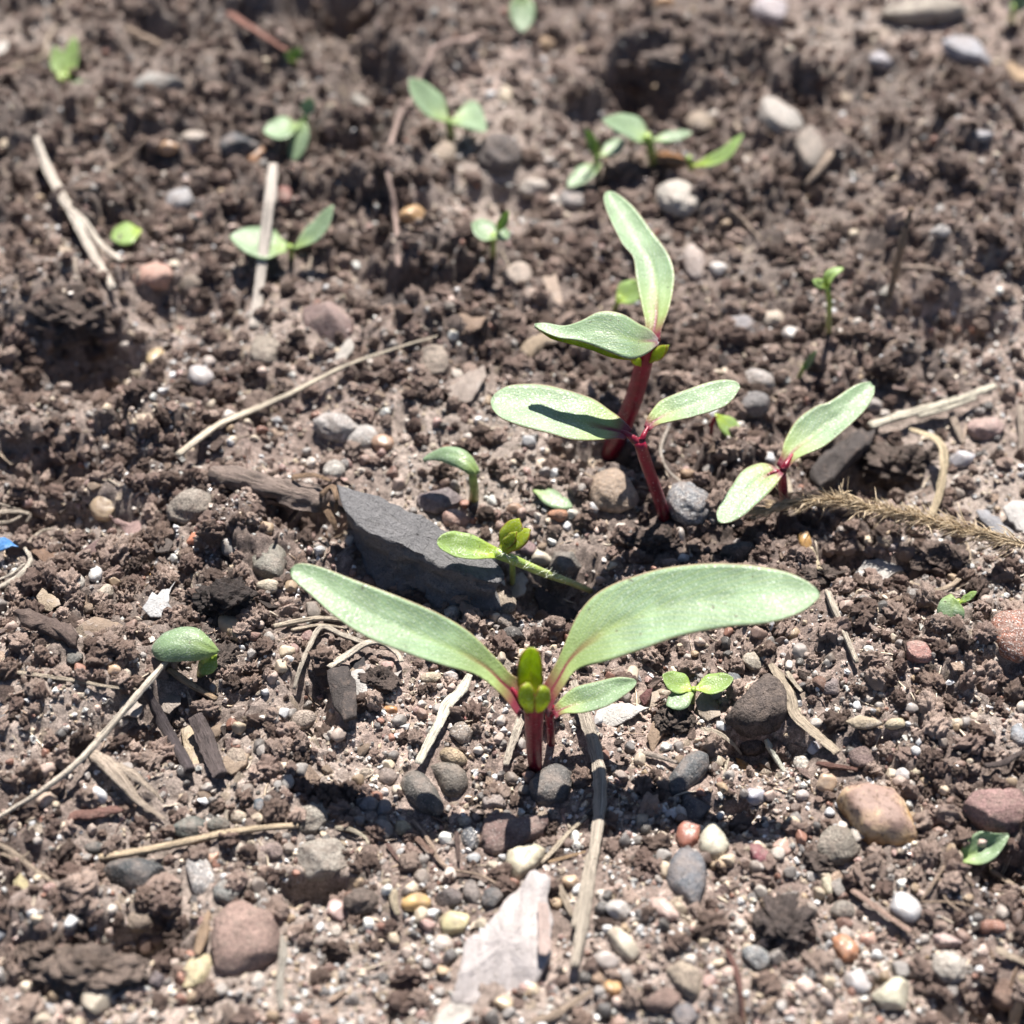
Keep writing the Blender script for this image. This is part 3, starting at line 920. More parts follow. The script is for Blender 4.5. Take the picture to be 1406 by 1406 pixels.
OUTLINE = {
    (333, 1287): [(288, 1266), (312, 1239), (336, 1235), (358, 1250), (377, 1251), (383, 1274), (381, 1308), (351, 1330), (313, 1338), (297, 1333), (285, 1301)],
    (1203, 1117): zpts(906, 1006, [(675, 240), (700, 205), (780, 195), (900, 203), (945, 250), (990, 330), (985, 392), (930, 428), (850, 420), (770, 385), (720, 310)]),
    (706, 1146): zpts(450, 1006, [(588, 370), (600, 330), (650, 312), (710, 320), (740, 335), (800, 322), (845, 335), (860, 360), (835, 395), (760, 430), (690, 465), (640, 475), (600, 455), (585, 410)]),
    (721, 1182): zpts(450, 1006, [(680, 460), (760, 440), (820, 418), (845, 440), (835, 490), (790, 530), (730, 570), (700, 555), (685, 510)]),
    (939, 1207): zpts(906, 1006, [(8, 530), (50, 470), (100, 445), (150, 455), (180, 500), (182, 570), (165, 640), (140, 685), (110, 670), (60, 620), (20, 580)]),
    (981, 1155): zpts(906, 1006, [(148, 420), (160, 370), (205, 345), (240, 370), (255, 410), (275, 445), (240, 492), (200, 480), (160, 460)]),
    (1366, 1112): zpts(906, 1006, [(1160, 280), (1200, 225), (1300, 210), (1406, 215), (1440, 300), (1410, 370), (1340, 380), (1260, 350), (1200, 330)]),
    (1040, 961): zpts(906, 700, [(250, 795), (330, 700), (395, 640), (440, 622), (480, 690), (495, 750), (490, 812), (420, 848), (340, 838), (280, 832)]),
    (755, 1076): zpts(450, 700, [(768, 1065), (820, 1000), (890, 970), (940, 985), (950, 1050), (930, 1110), (850, 1140), (780, 1120)]),
    (1162, 1300): zpts(906, 1006, [(658, 785), (690, 763), (740, 790), (778, 830), (760, 880), (710, 888), (670, 845)]),
    (578, 1087): zpts(450, 1006, [(270, 190), (300, 145), (350, 138), (400, 180), (440, 240), (455, 290), (420, 312), (360, 297), (300, 252)]),
    (613, 1073): zpts(450, 1006, [(370, 130), (420, 112), (500, 115), (540, 150), (545, 200), (500, 240), (450, 235), (420, 185)]),
    (365, 767): zpts(0, 700, [(940, 180), (1000, 140), (1060, 112), (1105, 130), (1110, 200), (1080, 262), (1030, 267), (970, 242)]),
    (276, 1202): zpts(0, 1006, [(710, 490), (740, 465), (790, 475), (830, 530), (842, 592), (790, 625), (750, 635), (730, 580)]),
    (944, 1060): zpts(906, 1006, [(22, 185), (60, 130), (100, 80), (160, 60), (195, 85), (190, 130), (150, 180), (110, 215), (50, 237)]),
    (1386, 870): zpts(906, 700, [(1268, 430), (1300, 385), (1380, 378), (1440, 400), (1450, 520), (1400, 580), (1320, 545), (1280, 490)]),
    (944, 1143): zpts(906, 1006, [(52, 400), (75, 345), (120, 330), (165, 360), (150, 410), (145, 440), (90, 445)]),
    (912, 1246): zpts(450, 1006, [(1240, 640), (1280, 625), (1340, 670), (1362, 715), (1310, 730), (1250, 690)]),
    (856, 1295): zpts(450, 1006, [(1072, 760), (1110, 735), (1180, 800), (1215, 850), (1170, 885), (1110, 840)]),
    (940, 1345): zpts(906, 1006, [(8, 915), (70, 870), (140, 900), (185, 955), (140, 1030), (90, 1010), (40, 960)]),
    (228, 0): [],
}
del OUTLINE[(228, 0)]


def outlined_stone(px, py, w, h, colour, look, label, name):
    O = OUTLINE[(px, py)]
    P = g(px, py + 0.30 * h)
    s = cmpx(P)
    H = 0.40 * min(w, h / 0.8) * s
    z0 = P[2] - 0.10 * H
    rim = np.array([at(x, y, z0 + 0.40 * H) for x, y in O])
    m = len(rim)
    # smooth closed outline
    n = 56
    Q = np.vstack([rim[-2:], rim, rim[:3]])
    t = np.linspace(0, m, n, endpoint=False)
    i = np.floor(t).astype(int); f = (t - i)[:, None]
    p0, p1, p2, p3 = Q[i + 1], Q[i + 2], Q[i + 3], Q[(i + 4)]
    C = (p0 * (1 - f) ** 3 + p1 * (3 * f ** 3 - 6 * f ** 2 + 4) + p2 * (-3 * f ** 3 + 3 * f ** 2 + 3 * f + 1) + p3 * f ** 3) / 6
    C = 0.55 * C + 0.45 * (p1 * (1 - f) + p2 * f)
    ctr = C.mean(0)
    for q_ in C[::4]:
        EXCL.append((0.5 * q_[0] + 0.5 * ctr[0], 0.5 * q_[1] + 0.5 * ctr[1] - 0.05, 0.42 * min(w, h) * s * 0.75))
    prof = {"a": [(0.0, 0.94), (0.3, 0.95), (0.55, 0.90), (0.74, 0.82), (0.86, 0.70), (0.95, 0.50), (1.0, 0.25), (0.97, -0.05), (0.86, -0.4), (0.5, -0.6)],
            "r": [(0.0, 1.02), (0.25, 0.99), (0.48, 0.91), (0.66, 0.79), (0.82, 0.62), (0.94, 0.40), (1.0, 0.15), (0.96, -0.1), (0.82, -0.4), (0.5, -0.6)],
            "k": [(0.0, 1.0), (0.28, 1.0), (0.52, 0.93), (0.72, 0.84), (0.86, 0.70), (0.95, 0.48), (1.0, 0.2), (0.97, -0.1), (0.84, -0.4), (0.5, -0.6)]}[look[0]]
    sd = int(rs.integers(1e6))
    rings = []
    amp = {"a": 0.07, "r": 0.035, "k": 0.10}[look[0]]
    for q, zz in prof:
        p = ctr + (C - ctr) * max(q, 0.02)
        p[:, 2] = z0 + zz * H
        rings.append(p)
    V = np.vstack(rings)
    d = (V - np.array([ctr[0], ctr[1], z0]))
    L = np.linalg.norm(rim - rim.mean(0), axis=1).mean()
    V = V + d * (amp * 1.8 * noise3(d / L, 1.6, sd) + amp * 0.8 * noise3(d / L, 5.0, sd + 7))[:, None]
    if look[0] == "a":               # a few broken facets
        for _ in range(6):
            nn = rs.normal(size=3); nn[2] = abs(nn[2]) * 0.8 + 0.2; nn /= np.linalg.norm(nn)
            dd = (V - V.mean(0)) @ nn
            lim = 0.86 * dd.max()
            V = V - np.where(dd > lim, (dd - lim) * 0.85, 0)[:, None] * nn
    K = len(prof)
    j = np.arange(n); j2 = (j + 1) % n
    F = np.vstack([np.stack([k * n + j, (k + 1) * n + j, (k + 1) * n + j2, k * n + j2], 1) for k in range(K - 1)])
    o = obj(name, mesh_np(name, V - ctr, F), M[MATKEY[look[1]]], None, ctr, stone_colour(colour))
    return tag(o, label, "stone" if name == "stone" else name.split("_")[-1], "stones and pebbles on the soil")


for row in STONES:
    big = max(row[2], row[3]) > 40
    if (row[0], row[1]) in OUTLINE:
        outlined_stone(row[0], row[1], row[2], row[3], *row[5:], "stone")
        continue
    place_stone(*row, "stone" if big else "pebble")

# many more small pebbles nobody could tell apart one by one: copies that share a few meshes
rp = np.random.default_rng(33)
small_meshes = [mesh_np("small_pebble", *blob(3, k, rp)) for k in "rararkaara"]
KINDS = [("b8ada2", "smooth", "tiny pale grey pebble, one of many on the soil"), ("b39c86", "smooth", "tiny tan pebble, one of many on the soil"),
         ("d2c9be", "quartz", "tiny whitish glassy pebble, one of many on the soil"), ("76706b", "speckled", "tiny dark grey pebble, one of many on the soil"),
         ("a5806f", "smooth", "tiny reddish brown pebble, one of many on the soil")]
SHARED = {}
for mk in ("smooth", "quartz", "speckled"):
    SHARED[mk] = []
    for me in small_meshes:
        m2 = me.copy(); m2.name = "small_pebble"; m2.materials.append(M[mk]); SHARED[mk].append(m2)
xs, ys = scatter_spots(130, rp, 6.6, 26)
zs = terrain(xs, ys)
for i in range(len(xs)):
    hexc, mk, lab = KINDS[int(rp.choice(5, p=[.3, .24, .22, .12, .12]))]
    fac = rp.uniform(0.5, 0.75)
    rad = 0.062 + 0.05 * rp.uniform() ** 2
    o = obj("small_pebble", SHARED[mk][rp.integers(0, 10)], None, None, (xs[i], ys[i], zs[i] + 0.25 * rad),
            tuple(q * fac for q in srgb(hexc)))
    o.scale = (rad * rp.uniform(0.9, 1.4), rad * rp.uniform(0.8, 1.1), rad * rp.uniform(0.6, 0.85))
    o.rotation_euler = (rp.normal(0, 0.3), rp.normal(0, 0.3), rp.uniform(0, 6.28))
    tag(o, lab, "pebble", "tiny pebbles strewn over the soil")
# ---------------------------------------------------------------- curves, tubes, plates, leaves
def crom(P, n):
    """smooth curve through points, n samples"""
    P = np.asarray(P, float)
    if len(P) == 2:
        t = np.linspace(0, 1, n)[:, None]
        return P[0] * (1 - t) + P[1] * t
    Q = np.vstack([2 * P[0] - P[1], P, 2 * P[-1] - P[-2]])
    L = np.concatenate([[0], np.cumsum(np.linalg.norm(np.diff(P, axis=0), axis=1) + 1e-9)])
    s = np.linspace(0, L[-1], n)
    out = np.zeros((n, P.shape[1]))
    for k, sv in enumerate(s):
        i = min(int(np.searchsorted(L, sv, side="right") - 1), len(P) - 2)
        t = (sv - L[i]) / (L[i + 1] - L[i])
        p0, p1, p2, p3 = Q[i], Q[i + 1], Q[i + 2], Q[i + 3]
        out[k] = 0.5 * (2 * p1 + (p2 - p0) * t + (2 * p0 - 5 * p1 + 4 * p2 - p3) * t * t + (3 * p1 - p0 - 3 * p2 + p3) * t ** 3)
    return out


def tube(C, R, S=8, flat=1.0, seed=0, groove=0.0):
    """closed tube round a centre line: verts, [quads, tris], uv"""
    C = np.asarray(C, float); n = len(C)
    R = np.broadcast_to(np.asarray(R, float), (n,))
    T = np.gradient(C, axis=0); T /= np.linalg.norm(T, axis=1)[:, None] + 1e-12
    up = np.tile([0.0, 0, 1], (n, 1))
    up[np.abs(T[:, 2]) > 0.93] = [0, 1, 0]
    A = np.cross(T, up); A /= np.linalg.norm(A, axis=1)[:, None] + 1e-12
    B = np.cross(A, T)
    phi = np.arange(S + 1) * 2 * np.pi / S
    rr = np.ones(S + 1)
    if groove:
        q = np.random.default_rng(seed).normal(0, groove, S); rr[:S] += q; rr[S] = rr[0]
    V = C[:, None] + (A[:, None] * (np.cos(phi) * rr)[None, :, None] + B[:, None] * (np.sin(phi) * rr * flat)[None, :, None]) * R[:, None, None]
    uv = np.stack(np.broadcast_arrays(np.linspace(0, 1, n)[:, None], (phi / (2 * np.pi))[None, :]), -1).reshape(-1, 2)
    V = V.reshape(-1, 3)
    i = (np.arange(n - 1) * (S + 1))[:, None] + np.arange(S)[None]
    F = np.stack([i, i + 1, i + S + 2, i + S + 1], -1).reshape(-1, 4)
    V = np.vstack([V, C[0], C[-1]])
    uv = np.vstack([uv, [0, 0.5], [1, 0.5]])
    a, b = len(V) - 2, len(V) - 1
    j = np.arange(S)
    T0 = np.stack([np.full(S, a), j + 1, j], 1)
    e = (n - 1) * (S + 1)
    T1 = np.stack([np.full(S, b), e + j, e + j + 1], 1)
    return V, [F, np.vstack([T0, T1])], uv


def merge(parts):
    V, Q, T, UV, b = [], [], [], [], 0
    for v, f, uv in parts:
        V.append(v); UV.append(uv)
        Q.append(f[0] + b); T.append(f[1] + b)
        b += len(v)
    return np.vstack(V), [np.vstack(Q), np.vstack(T)], np.vstack(UV)


rw = np.random.default_rng(91)


def straw(name, label, cat, pts, width, colour, mat="straw", lift=0.0, taper=(0.75, 0.6), flat=0.7, group="dry straws, twigs and roots on the soil", strands=None, wob=0.06):
    """a dry stalk lying on the soil; points are photo spots, a third value adds height above the soil in cm"""
    paths = [pts] + (strands or [])
    made, org = [], None
    for k, pp in enumerate(paths):
        P0 = [g(p[0], p[1]) for p in pp]
        z = np.array([p[2] for p in P0])
        if len(z) > 2:
            zs = z.copy(); zs[1:-1] = 0.25 * z[:-2] + 0.5 * z[1:-1] + 0.25 * z[2:]
            z = np.maximum(zs, 0.4 * z + 0.6 * zs)
        r = 0.42 * width * cmpx(P0[0]) * (1.0 if k == 0 else 0.7)
        P = np.array([at(p[0], p[1], zz + r * flat + lift + 0.05 + (p[2] if len(p) > 2 else 0)) for p, zz in zip(pp, z)])
        C = crom(P, max(10, 7 * len(P)))
        C += np.cumsum(rw.normal(0, wob * r, C.shape), 0) * 0.25
        n = len(C)
        t = np.linspace(0, 1, n)
        R = r * (1 - (1 - taper[0]) * np.clip(1 - t / 0.15, 0, 1) - (1 - taper[1]) * np.clip((t - 0.3) / 0.7, 0, 1)) * (1 + rw.normal(0, 0.05, n))
        R = R * (1 + 0.16 * fbm(np.arange(n) / 3.0, np.zeros(n), int(rw.integers(1e5)), 3))
        made.append(tube(C, R, 11, flat, int(rw.integers(1e6)), 0.17))
        EXCL.extend([(p[0], p[1], r + 0.02) for p in C[::2]])
        if org is None: org = C[n // 2]
    v, f, uv = merge(made)
    o = obj(name, mesh_np(name, v - org, f, uv), M[mat], None, org, tuple(min(0.85, 1.3 * (0.75 * q + 0.25 * srgb(colour)[1])) for q in srgb(colour)))
    return tag(o, label, cat, group)


def plate(name, label, cat, outline, colour, mat, thick=0.03, lift=0.0, dome=0.0, curl=0.0, rough=0.012, jag=1.2, group=None, sink=0.0, tilt=(0, 0), parent=None, edge=0.0, z=None, ratio=None):
    """a flat piece with an uneven outline; outline points are photo spots (third value: extra height in cm)"""
    O = []
    m = len(outline)
    for i in range(m):
        a, b = np.array(outline[i][:2], float), np.array(outline[(i + 1) % m][:2], float)
        za, zb = (outline[i][2] if len(outline[i]) > 2 else 0), (outline[(i + 1) % m][2] if len(outline[(i + 1) % m]) > 2 else 0)
        k = max(2, int(np.linalg.norm(b - a) / 7))
        for q in range(k):
            t = q / k
            O.append([*(a * (1 - t) + b * t + rw.normal(0, jag, 2) * (q > 0)), za * (1 - t) + zb * t])
    O = np.array(O)
    c = O.mean(0)
    zg = (g(c[0], c[1])[2] if z is None else z) + lift
    sc = cmpx(at(c[0], c[1], zg))
    rim = np.array([at(p[0], p[1], zg + p[2] + tilt[0] * (p[0] - c[0]) * sc + tilt[1] * (c[1] - p[1]) * sc) for p in O])
    ctr = rim.mean(0)
    EXCL.extend([(0.45 * p[0] + 0.55 * ctr[0], 0.45 * p[1] + 0.55 * ctr[1], 0.4 * np.linalg.norm(p - ctr) + 0.02) for p in rim[::3]])
    n = len(rim)
    rings = [1.0, 0.93, 0.75, 0.5, 0.25]
    top, bot = [], []
    for q in rings:
        p = ctr + (rim - ctr) * q
        h = dome * (1 - q ** 2.2) - edge * (q > 0.97) + curl * q * q * np.sin(np.arange(n) / n * 4 * np.pi + 0.7)
        nz = rough * 2 * fbm(p[:, 0] / 0.22 + 7, p[:, 1] / 0.22, 401, 4)
        pt = p.copy(); pt[:, 2] += h + nz
        top.append(pt)
        pb = p.copy(); pb[:, 2] += h + nz - thick * (0.6 + 0.4 * min(1, (1 - q) * 6))
        if sink: pb[:, :2] = ctr[:2] + (p[:, :2] - ctr[:2]) * (1 + sink)
        bot.append(pb)
    V = np.vstack(top + [top[-1].mean(0)[None]] + bot + [bot[-1].mean(0)[None]])
    K = len(rings)
    j = np.arange(n); j2 = (j + 1) % n
    Q = []
    for k in range(K - 1):
        Q.append(np.stack([k * n + j, k * n + j2, (k + 1) * n + j2, (k + 1) * n + j], 1))
    T = [np.stack([(K - 1) * n + j, (K - 1) * n + j2, np.full(n, K * n)], 1)]
    o2 = K * n + 1
    for k in range(K - 1):
        Q.append(np.stack([o2 + k * n + j, o2 + (k + 1) * n + j, o2 + (k + 1) * n + j2, o2 + k * n + j2], 1))
    T.append(np.stack([o2 + (K - 1) * n + j, np.full(n, o2 + K * n), o2 + (K - 1) * n + j2], 1))
    mid = None
    Q.append(np.stack([j, o2 + j, o2 + j2, j2], 1))
    uv = np.stack([V[:, 0], V[:, 1]], 1)
    V = V - ctr
    me = mesh_np(name, V, [np.vstack(Q), np.vstack(T)], uv)
    bm = bmesh.new(); bm.from_mesh(me); bmesh.ops.recalc_face_normals(bm, faces=bm.faces); bm.to_mesh(me); bm.free()
    if thick < 0.12:
        for p in me.polygons: p.use_smooth = True
    o = obj(name, me, M[mat], parent, ctr if parent is None else ctr - np.array(parent.location) / U, tuple(q * (0.60 if mat == "paper" else 0.75) for q in srgb(colour)))
    if label: tag(o, label, cat, group)
    return o


def leaf(parent, name, A, B, mat, sag=0.05, thick=0.035, nu=30, nv=11, groove=0.03, pucker=0.012, seed=1):
    """a blade between two edge lines (3-D points from base to tip)"""
    A, B = crom(A, nu), crom(B, nu)
    s = np.linspace(0, 1, nv)
    mid = 0.5 * (A + B)
    T = np.gradient(mid, axis=0); T /= np.linalg.norm(T, axis=1)[:, None] + 1e-9
    W = B - A
    N = np.cross(T, W); N /= np.linalg.norm(N, axis=1)[:, None] + 1e-9
    if N[:, 2].mean() < 0: N = -N
    wl = np.linalg.norm(W, axis=1)
    wl = wl / (wl.max() + 1e-9)
    P = A[:, None] * (1 - s)[None, :, None] + B[:, None] * s[None, :, None]
    u = np.linspace(0, 1, nu)
    h = -sag * (1 - (2 * s - 1) ** 2)[None, :] * wl[:, None] - groove * np.exp(-((s - 0.5) / 0.07) ** 2)[None, :] * (wl * (1 - u))[:, None]
    uu, ss = np.meshgrid(u, s, indexing="ij")
    h = h + pucker * 2 * fbm(uu * 5, ss * 3, 700 + seed, 3) * wl[:, None]
    # rolled rim
    top = P + N[:, None] * h[..., None]
    th = thick * (1 - 0.72 * np.abs(2 * s - 1) ** 6)
    bot = top - N[:, None] * th[None, :, None]
    V = np.vstack([top.reshape(-1, 3), bot.reshape(-1, 3)])
    i = (np.arange(nu - 1) * nv)[:, None] + np.arange(nv - 1)[None]
    q1 = np.stack([i, i + 1, i + nv + 1, i + nv], -1).reshape(-1, 4)
    off = nu * nv
    q2 = q1[:, ::-1] + off
    e = []
    k = np.arange(nu - 1) * nv
    e.append(np.stack([k, k + nv, k + nv + off, k + off], 1))
    k2 = k + nv - 1
    e.append(np.stack([k2 + nv, k2, k2 + off, k2 + nv + off], 1))
    k = np.arange(nv - 1)
    e.append(np.stack([k + 1, k, k + off, k + 1 + off], 1))
    k = k + (nu - 1) * nv
    e.append(np.stack([k, k + 1, k + 1 + off, k + off], 1))
    uv = np.stack([uu, ss], -1).reshape(-1, 2)
    org = np.array(parent.location) / U
    me = mesh_np(name, V - org, np.vstack([q1, q2] + e), np.vstack([uv, uv]))
    bm = bmesh.new(); bm.from_mesh(me); bmesh.ops.recalc_face_normals(bm, faces=bm.faces); bm.to_mesh(me); bm.free()
    return obj(name, me, M[mat], parent)


def edge_leaf(parent, zb, rows, mat, name="leaf", **kw):
    """rows: (xA, yA, xB, yB, height, rise of edge A over edge B)"""
    A = [at(r[0], r[1], zb + r[4] + 0.5 * r[5]) for r in rows]
    B = [at(r[2], r[3], zb + r[4] - 0.5 * r[5]) for r in rows]
    return leaf(parent, name, A, B, mat, **kw)


def blade(parent, zb, base, tip, width, mat="weed", bend=0.0, rise=0.0, arch=0.0, name="leaf", fat=0.5, stalk=0.12, **kw):
    """a simple oval leaf; base and tip are (x, y, height)"""
    b, t = np.array(base, float), np.array(tip, float)
    d = t[:2] - b[:2]
    L = np.linalg.norm(d); d = d / L
    nrm = np.array([-d[1], d[0]])
    if nrm[1] > 0: nrm = -nrm          # edge A is the upper one in the photo
    A, B = [], []
    for q in np.linspace(0, 1, 9):
        c = b[:2] + d * L * q + nrm * bend * math.sin(math.pi * q)
        w = 0.5 * width * (max(0.0, math.sin(math.pi * q ** (0.75 / (fat + 0.25)))) ** 0.62 if 0 < q < 1 else 0.0)
        if q < 0.3: w = max(w * (q / 0.3) ** 0.5, stalk * width * 0.5)
        if q == 1: w = 0.03 * width
        z = zb + b[2] + (t[2] - b[2]) * q + arch * math.sin(math.pi * q)
        A.append(at(*(c + nrm * w), z + 0.5 * rise)); B.append(at(*(c - nrm * w), z - 0.5 * rise))
    kw.setdefault("nu", 18); kw.setdefault("nv", 7); kw.setdefault("sag", 0.03); kw.setdefault("thick", 0.025); kw.setdefault("groove", 0.012)
    return leaf(parent, name, A, B, mat, **kw)


def stem(parent, zb, pts, w0, w1, mat="redstem", name="stem", S=12, n=16):
    P = np.array([at(p[0], p[1], zb + p[2]) for p in pts])
    s = cmpx(P[0])
    C = crom(P, n)
    R = np.linspace(0.5 * w0 * s, 0.5 * w1 * s, n)
    v, f, uv = tube(C, R, S)
    return obj(name, mesh_np(name, v - np.array(parent.location) / U, f, uv), M[mat], parent)


def hairs(parent, C, n, length, rad, colour=(0.8, 0.85, 0.7), spread=1.0, name="hairs"):
    """fine white hairs standing off a centre line (3-D points)"""
    C = crom(C, 40)
    parts = []
    for _ in range(n):
        p = C[rw.integers(0, 40)]
        d = rw.normal(size=3); d[2] = abs(d[2]) * 0.7; d /= np.linalg.norm(d)
        q = p + d * length * rw.uniform(0.5, 1.0) * spread
        m = 0.5 * (p + q) + rw.normal(0, 0.1 * length, 3)
        parts.append(tube(np.array([p, m, q]), [rad, rad * 0.7, rad * 0.2], 3))
    v, f, uv = merge(parts)
    me = mesh_np(name, v - np.array(parent.location) / U, f, uv)
    o = obj(name, me, M["fibre"], parent, color=colour)
    o["kind"] = "stuff"
    return o


def plant(name, label, base, group=None, cat=None):
    P = g(*base)
    e = empty(name, P, label, cat or name.split("_")[-1], group)
    EXCL.append((P[0], P[1], 0.16))
    return e, P[2]
# ---------------------------------------------------------------- the big front beet seedling
BEET = "beet seedlings"
e, z = plant("beet_seedling", "largest beet seedling, in front, two long pale leaves on a red stem", (735, 1052), BEET, "seedling")
stem(e, z, [(736, 1066, -0.25), (734, 1040, 0.2), (733, 1000, 0.75), (734, 975, 1.08), (736, 955, 1.30)], 17, 28)
stem(e, z, [(734, 992, 0.9), (722, 972, 1.18), (706, 950, 1.30), (690, 930, 1.38)], 14, 4, name="leaf_stalk")
stem(e, z, [(736, 992, 0.9), (745, 970, 1.15), (756, 946, 1.28), (772, 918, 1.38)], 14, 4, name="leaf_stalk")
edge_leaf(e, z, [(728, 962, 714, 987, 1.2, 0), (716, 935, 699, 966, 1.33, .02), (700, 924, 684, 949, 1.45, .03), (680, 902, 655, 927, 1.58, .05), (642, 866, 612, 914, 1.78, .06),
                 (592, 838, 560, 897, 1.97, .08), (539, 816, 504, 875, 2.12, .10), (486, 795, 458, 845, 2.24, .10), (440, 778, 424, 814, 2.33, .08), (411, 773, 404, 797, 2.36, .05), (399, 781, 399, 788, 2.36, 0)],
          "beet", sag=0.06, nu=44, nv=15, seed=3)
edge_leaf(e, z, [(738, 962, 752, 985, 1.2, 0), (744, 944, 761, 964, 1.33, .02), (756, 924, 773, 944, 1.43, .03), (770, 897, 793, 919, 1.54, .05), (795, 841, 833, 908, 1.76, .08), (830, 807, 882, 892, 1.92, .10),
                 (890, 785, 937, 872, 2.08, .10), (955, 775, 1000, 861, 2.22, .10), (1020, 774, 1055, 856, 2.34, .10), (1075, 783, 1093, 844, 2.39, .08), (1110, 799, 1115, 830, 2.41, .04), (1125, 813, 1125, 819, 2.41, 0)],
          "beet", sag=0.07, nu=48, nv=15, seed=5)
edge_leaf(e, z, [(714, 960, 742, 962, 1.35, 0), (710, 935, 746, 937, 1.62, 0), (711, 916, 745, 917, 1.82, 0), (713, 902, 744, 903, 1.97, 0), (717, 894, 740, 895, 2.04, 0), (724, 891, 734, 892, 2.06, 0)],
          "heart", name="young_leaf", sag=0.10, thick=0.05, nu=18, nv=11, pucker=0.05, groove=0.06)
edge_leaf(e, z, [(720, 976, 733, 977, 1.42, 0), (712, 962, 734, 966, 1.58, .02), (711, 950, 734, 953, 1.68, .04), (715, 941, 732, 944, 1.75, .05), (722, 938, 728, 940, 1.78, .02)], "heart", name="leaf_bud", sag=-0.05, thick=0.04, nu=16, nv=11, pucker=0.02, groove=0.03)
edge_leaf(e, z, [(735, 977, 746, 975, 1.42, 0), (734, 966, 755, 961, 1.58, .02), (735, 955, 755, 949, 1.68, .04), (738, 946, 751, 943, 1.74, .05), (742, 942, 747, 941, 1.76, .02)], "heart", name="leaf_bud", sag=-0.05, thick=0.04, nu=16, nv=11, pucker=0.02, groove=0.03)

hairs(e, [at(x, y, z + h) for x, y, h in [(735, 1050, .05), (733, 1000, .75), (736, 960, 1.3)]], 60, 0.08, 0.0016, (0.9, 0.75, 0.72))

# small second beet seedling right behind it
e, z = plant("beet_seedling", "smallest beet seedling, one narrow leaf showing right behind the front stem", (757, 1024), BEET, "seedling")
stem(e, z, [(757, 1030, -0.15), (756, 1005, 0.25), (754, 982, 0.5), (756, 968, 0.62)], 11, 11)
edge_leaf(e, z, [(756, 978, 762, 988, .5, 0), (764, 966, 774, 980, .55, 0), (785, 946, 800, 979, .62, .03), (815, 936, 832, 970, .7, .04), (845, 930, 856, 956, .76, .04), (868, 931, 870, 944, .8, .02), (874, 935, 874, 937, .8, 0)], "beet", nu=26, nv=9, seed=9)

# middle beet seedling: two spread leaves on a thin red stem
e, z = plant("beet_seedling", "middle beet seedling, thin red stem forking into two level leaves", (911, 716), BEET, "seedling")
stem(e, z, [(913, 722, -0.2), (908, 695, 0.25), (896, 660, 0.75), (886, 632, 1.12), (878, 606, 1.45)], 17, 16)
stem(e, z, [(880, 612, 1.38), (864, 598, 1.48), (848, 590, 1.50)], 15, 4, name="leaf_stalk")
stem(e, z, [(880, 614, 1.36), (883, 600, 1.5), (890, 586, 1.55)], 12, 4, name="leaf_stalk")
edge_leaf(e, z, [(868, 590, 858, 603, 1.5, 0), (856, 577, 845, 602, 1.55, .02), (838, 563, 815, 605, 1.6, .03), (810, 545, 786, 603, 1.66, .05), (772, 534, 752, 594, 1.7, .06), (735, 528, 716, 585, 1.72, .06),
                 (702, 529, 690, 575, 1.72, .05), (682, 538, 677, 563, 1.7, .02), (674, 548, 674, 553, 1.7, 0)], "beet", sag=0.06, nu=36, nv=13, seed=11)
edge_leaf(e, z, [(884, 586, 892, 591, 1.55, 0), (890, 571, 904, 583, 1.6, .02), (908, 549, 930, 577, 1.66, .04), (935, 537, 962, 569, 1.72, .05), (966, 526, 990, 560, 1.76, .05), (994, 521, 1005, 549, 1.78, .03), (1010, 523, 1013, 538, 1.78, .02), (1016, 529, 1016, 532, 1.78, 0)], "beet", sag=0.05, nu=30, nv=11, seed=13)

hairs(e, [at(x, y, z + h) for x, y, h in [(908, 695, .25), (896, 660, .75), (886, 632, 1.12), (879, 610, 1.4)]], 60, 0.08, 0.0018, (0.9, 0.75, 0.72))

# rear beet seedling: thick red stem, one tall leaf, one folded leaf
e, z = plant("beet_seedling", "rear beet seedling, thick red stem, one tall upright leaf and one folded leaf", (838, 626), BEET, "seedling")
stem(e, z, [(832, 634, -0.3), (846, 605, 0.3), (864, 565, 0.85), (877, 525, 1.4), (886, 490, 1.85), (892, 466, 2.15)], 27, 22)
edge_leaf(e, z, [(884, 474, 906, 472, 2.1, 0), (886, 446, 908, 452, 2.2, 0), (880, 415, 918, 425, 2.3, 0), (873, 380, 925, 392, 2.38, 0), (869, 352, 925, 368, 2.45, 0), (855, 335, 914, 342, 2.5, 0), (842, 310, 893, 314, 2.54, 0), (831, 284, 868, 282, 2.57, 0), (829, 268, 846, 265, 2.58, 0), (834, 262, 838, 262, 2.58, 0)],
          "beet", sag=0.10, nu=36, nv=13, seed=17)
edge_leaf(e, z, [(904, 465, 905, 472, 2.25, 0), (893, 452, 888, 486, 2.5, .1), (877, 444, 866, 493, 2.66, .15), (852, 430, 840, 484, 2.78, .22), (823, 428, 812, 473, 2.80, .2), (798, 440, 790, 467, 2.76, .12), (775, 447, 768, 464, 2.72, .05), (750, 443, 748, 456, 2.72, .02), (734, 444, 735, 448, 2.74, 0)],
          "beet", sag=0.02, nu=32, nv=11, seed=19)
edge_leaf(e, z, [(880, 488, 872, 495, 2.5, .05), (845, 485, 842, 492, 2.58, .05), (815, 472, 812, 481, 2.6, .06), (785, 464, 780, 472, 2.62, .06), (757, 455, 756, 465, 2.66, .04), (738, 447, 738, 450, 2.7, 0)],
          "heart", name="folded_rim", sag=0.01, nu=20, nv=5)
blade(e, z, (892, 498, 1.85), (914, 474, 2.2), 17, "heart", name="young_leaf", sag=-0.03, thick=0.06)
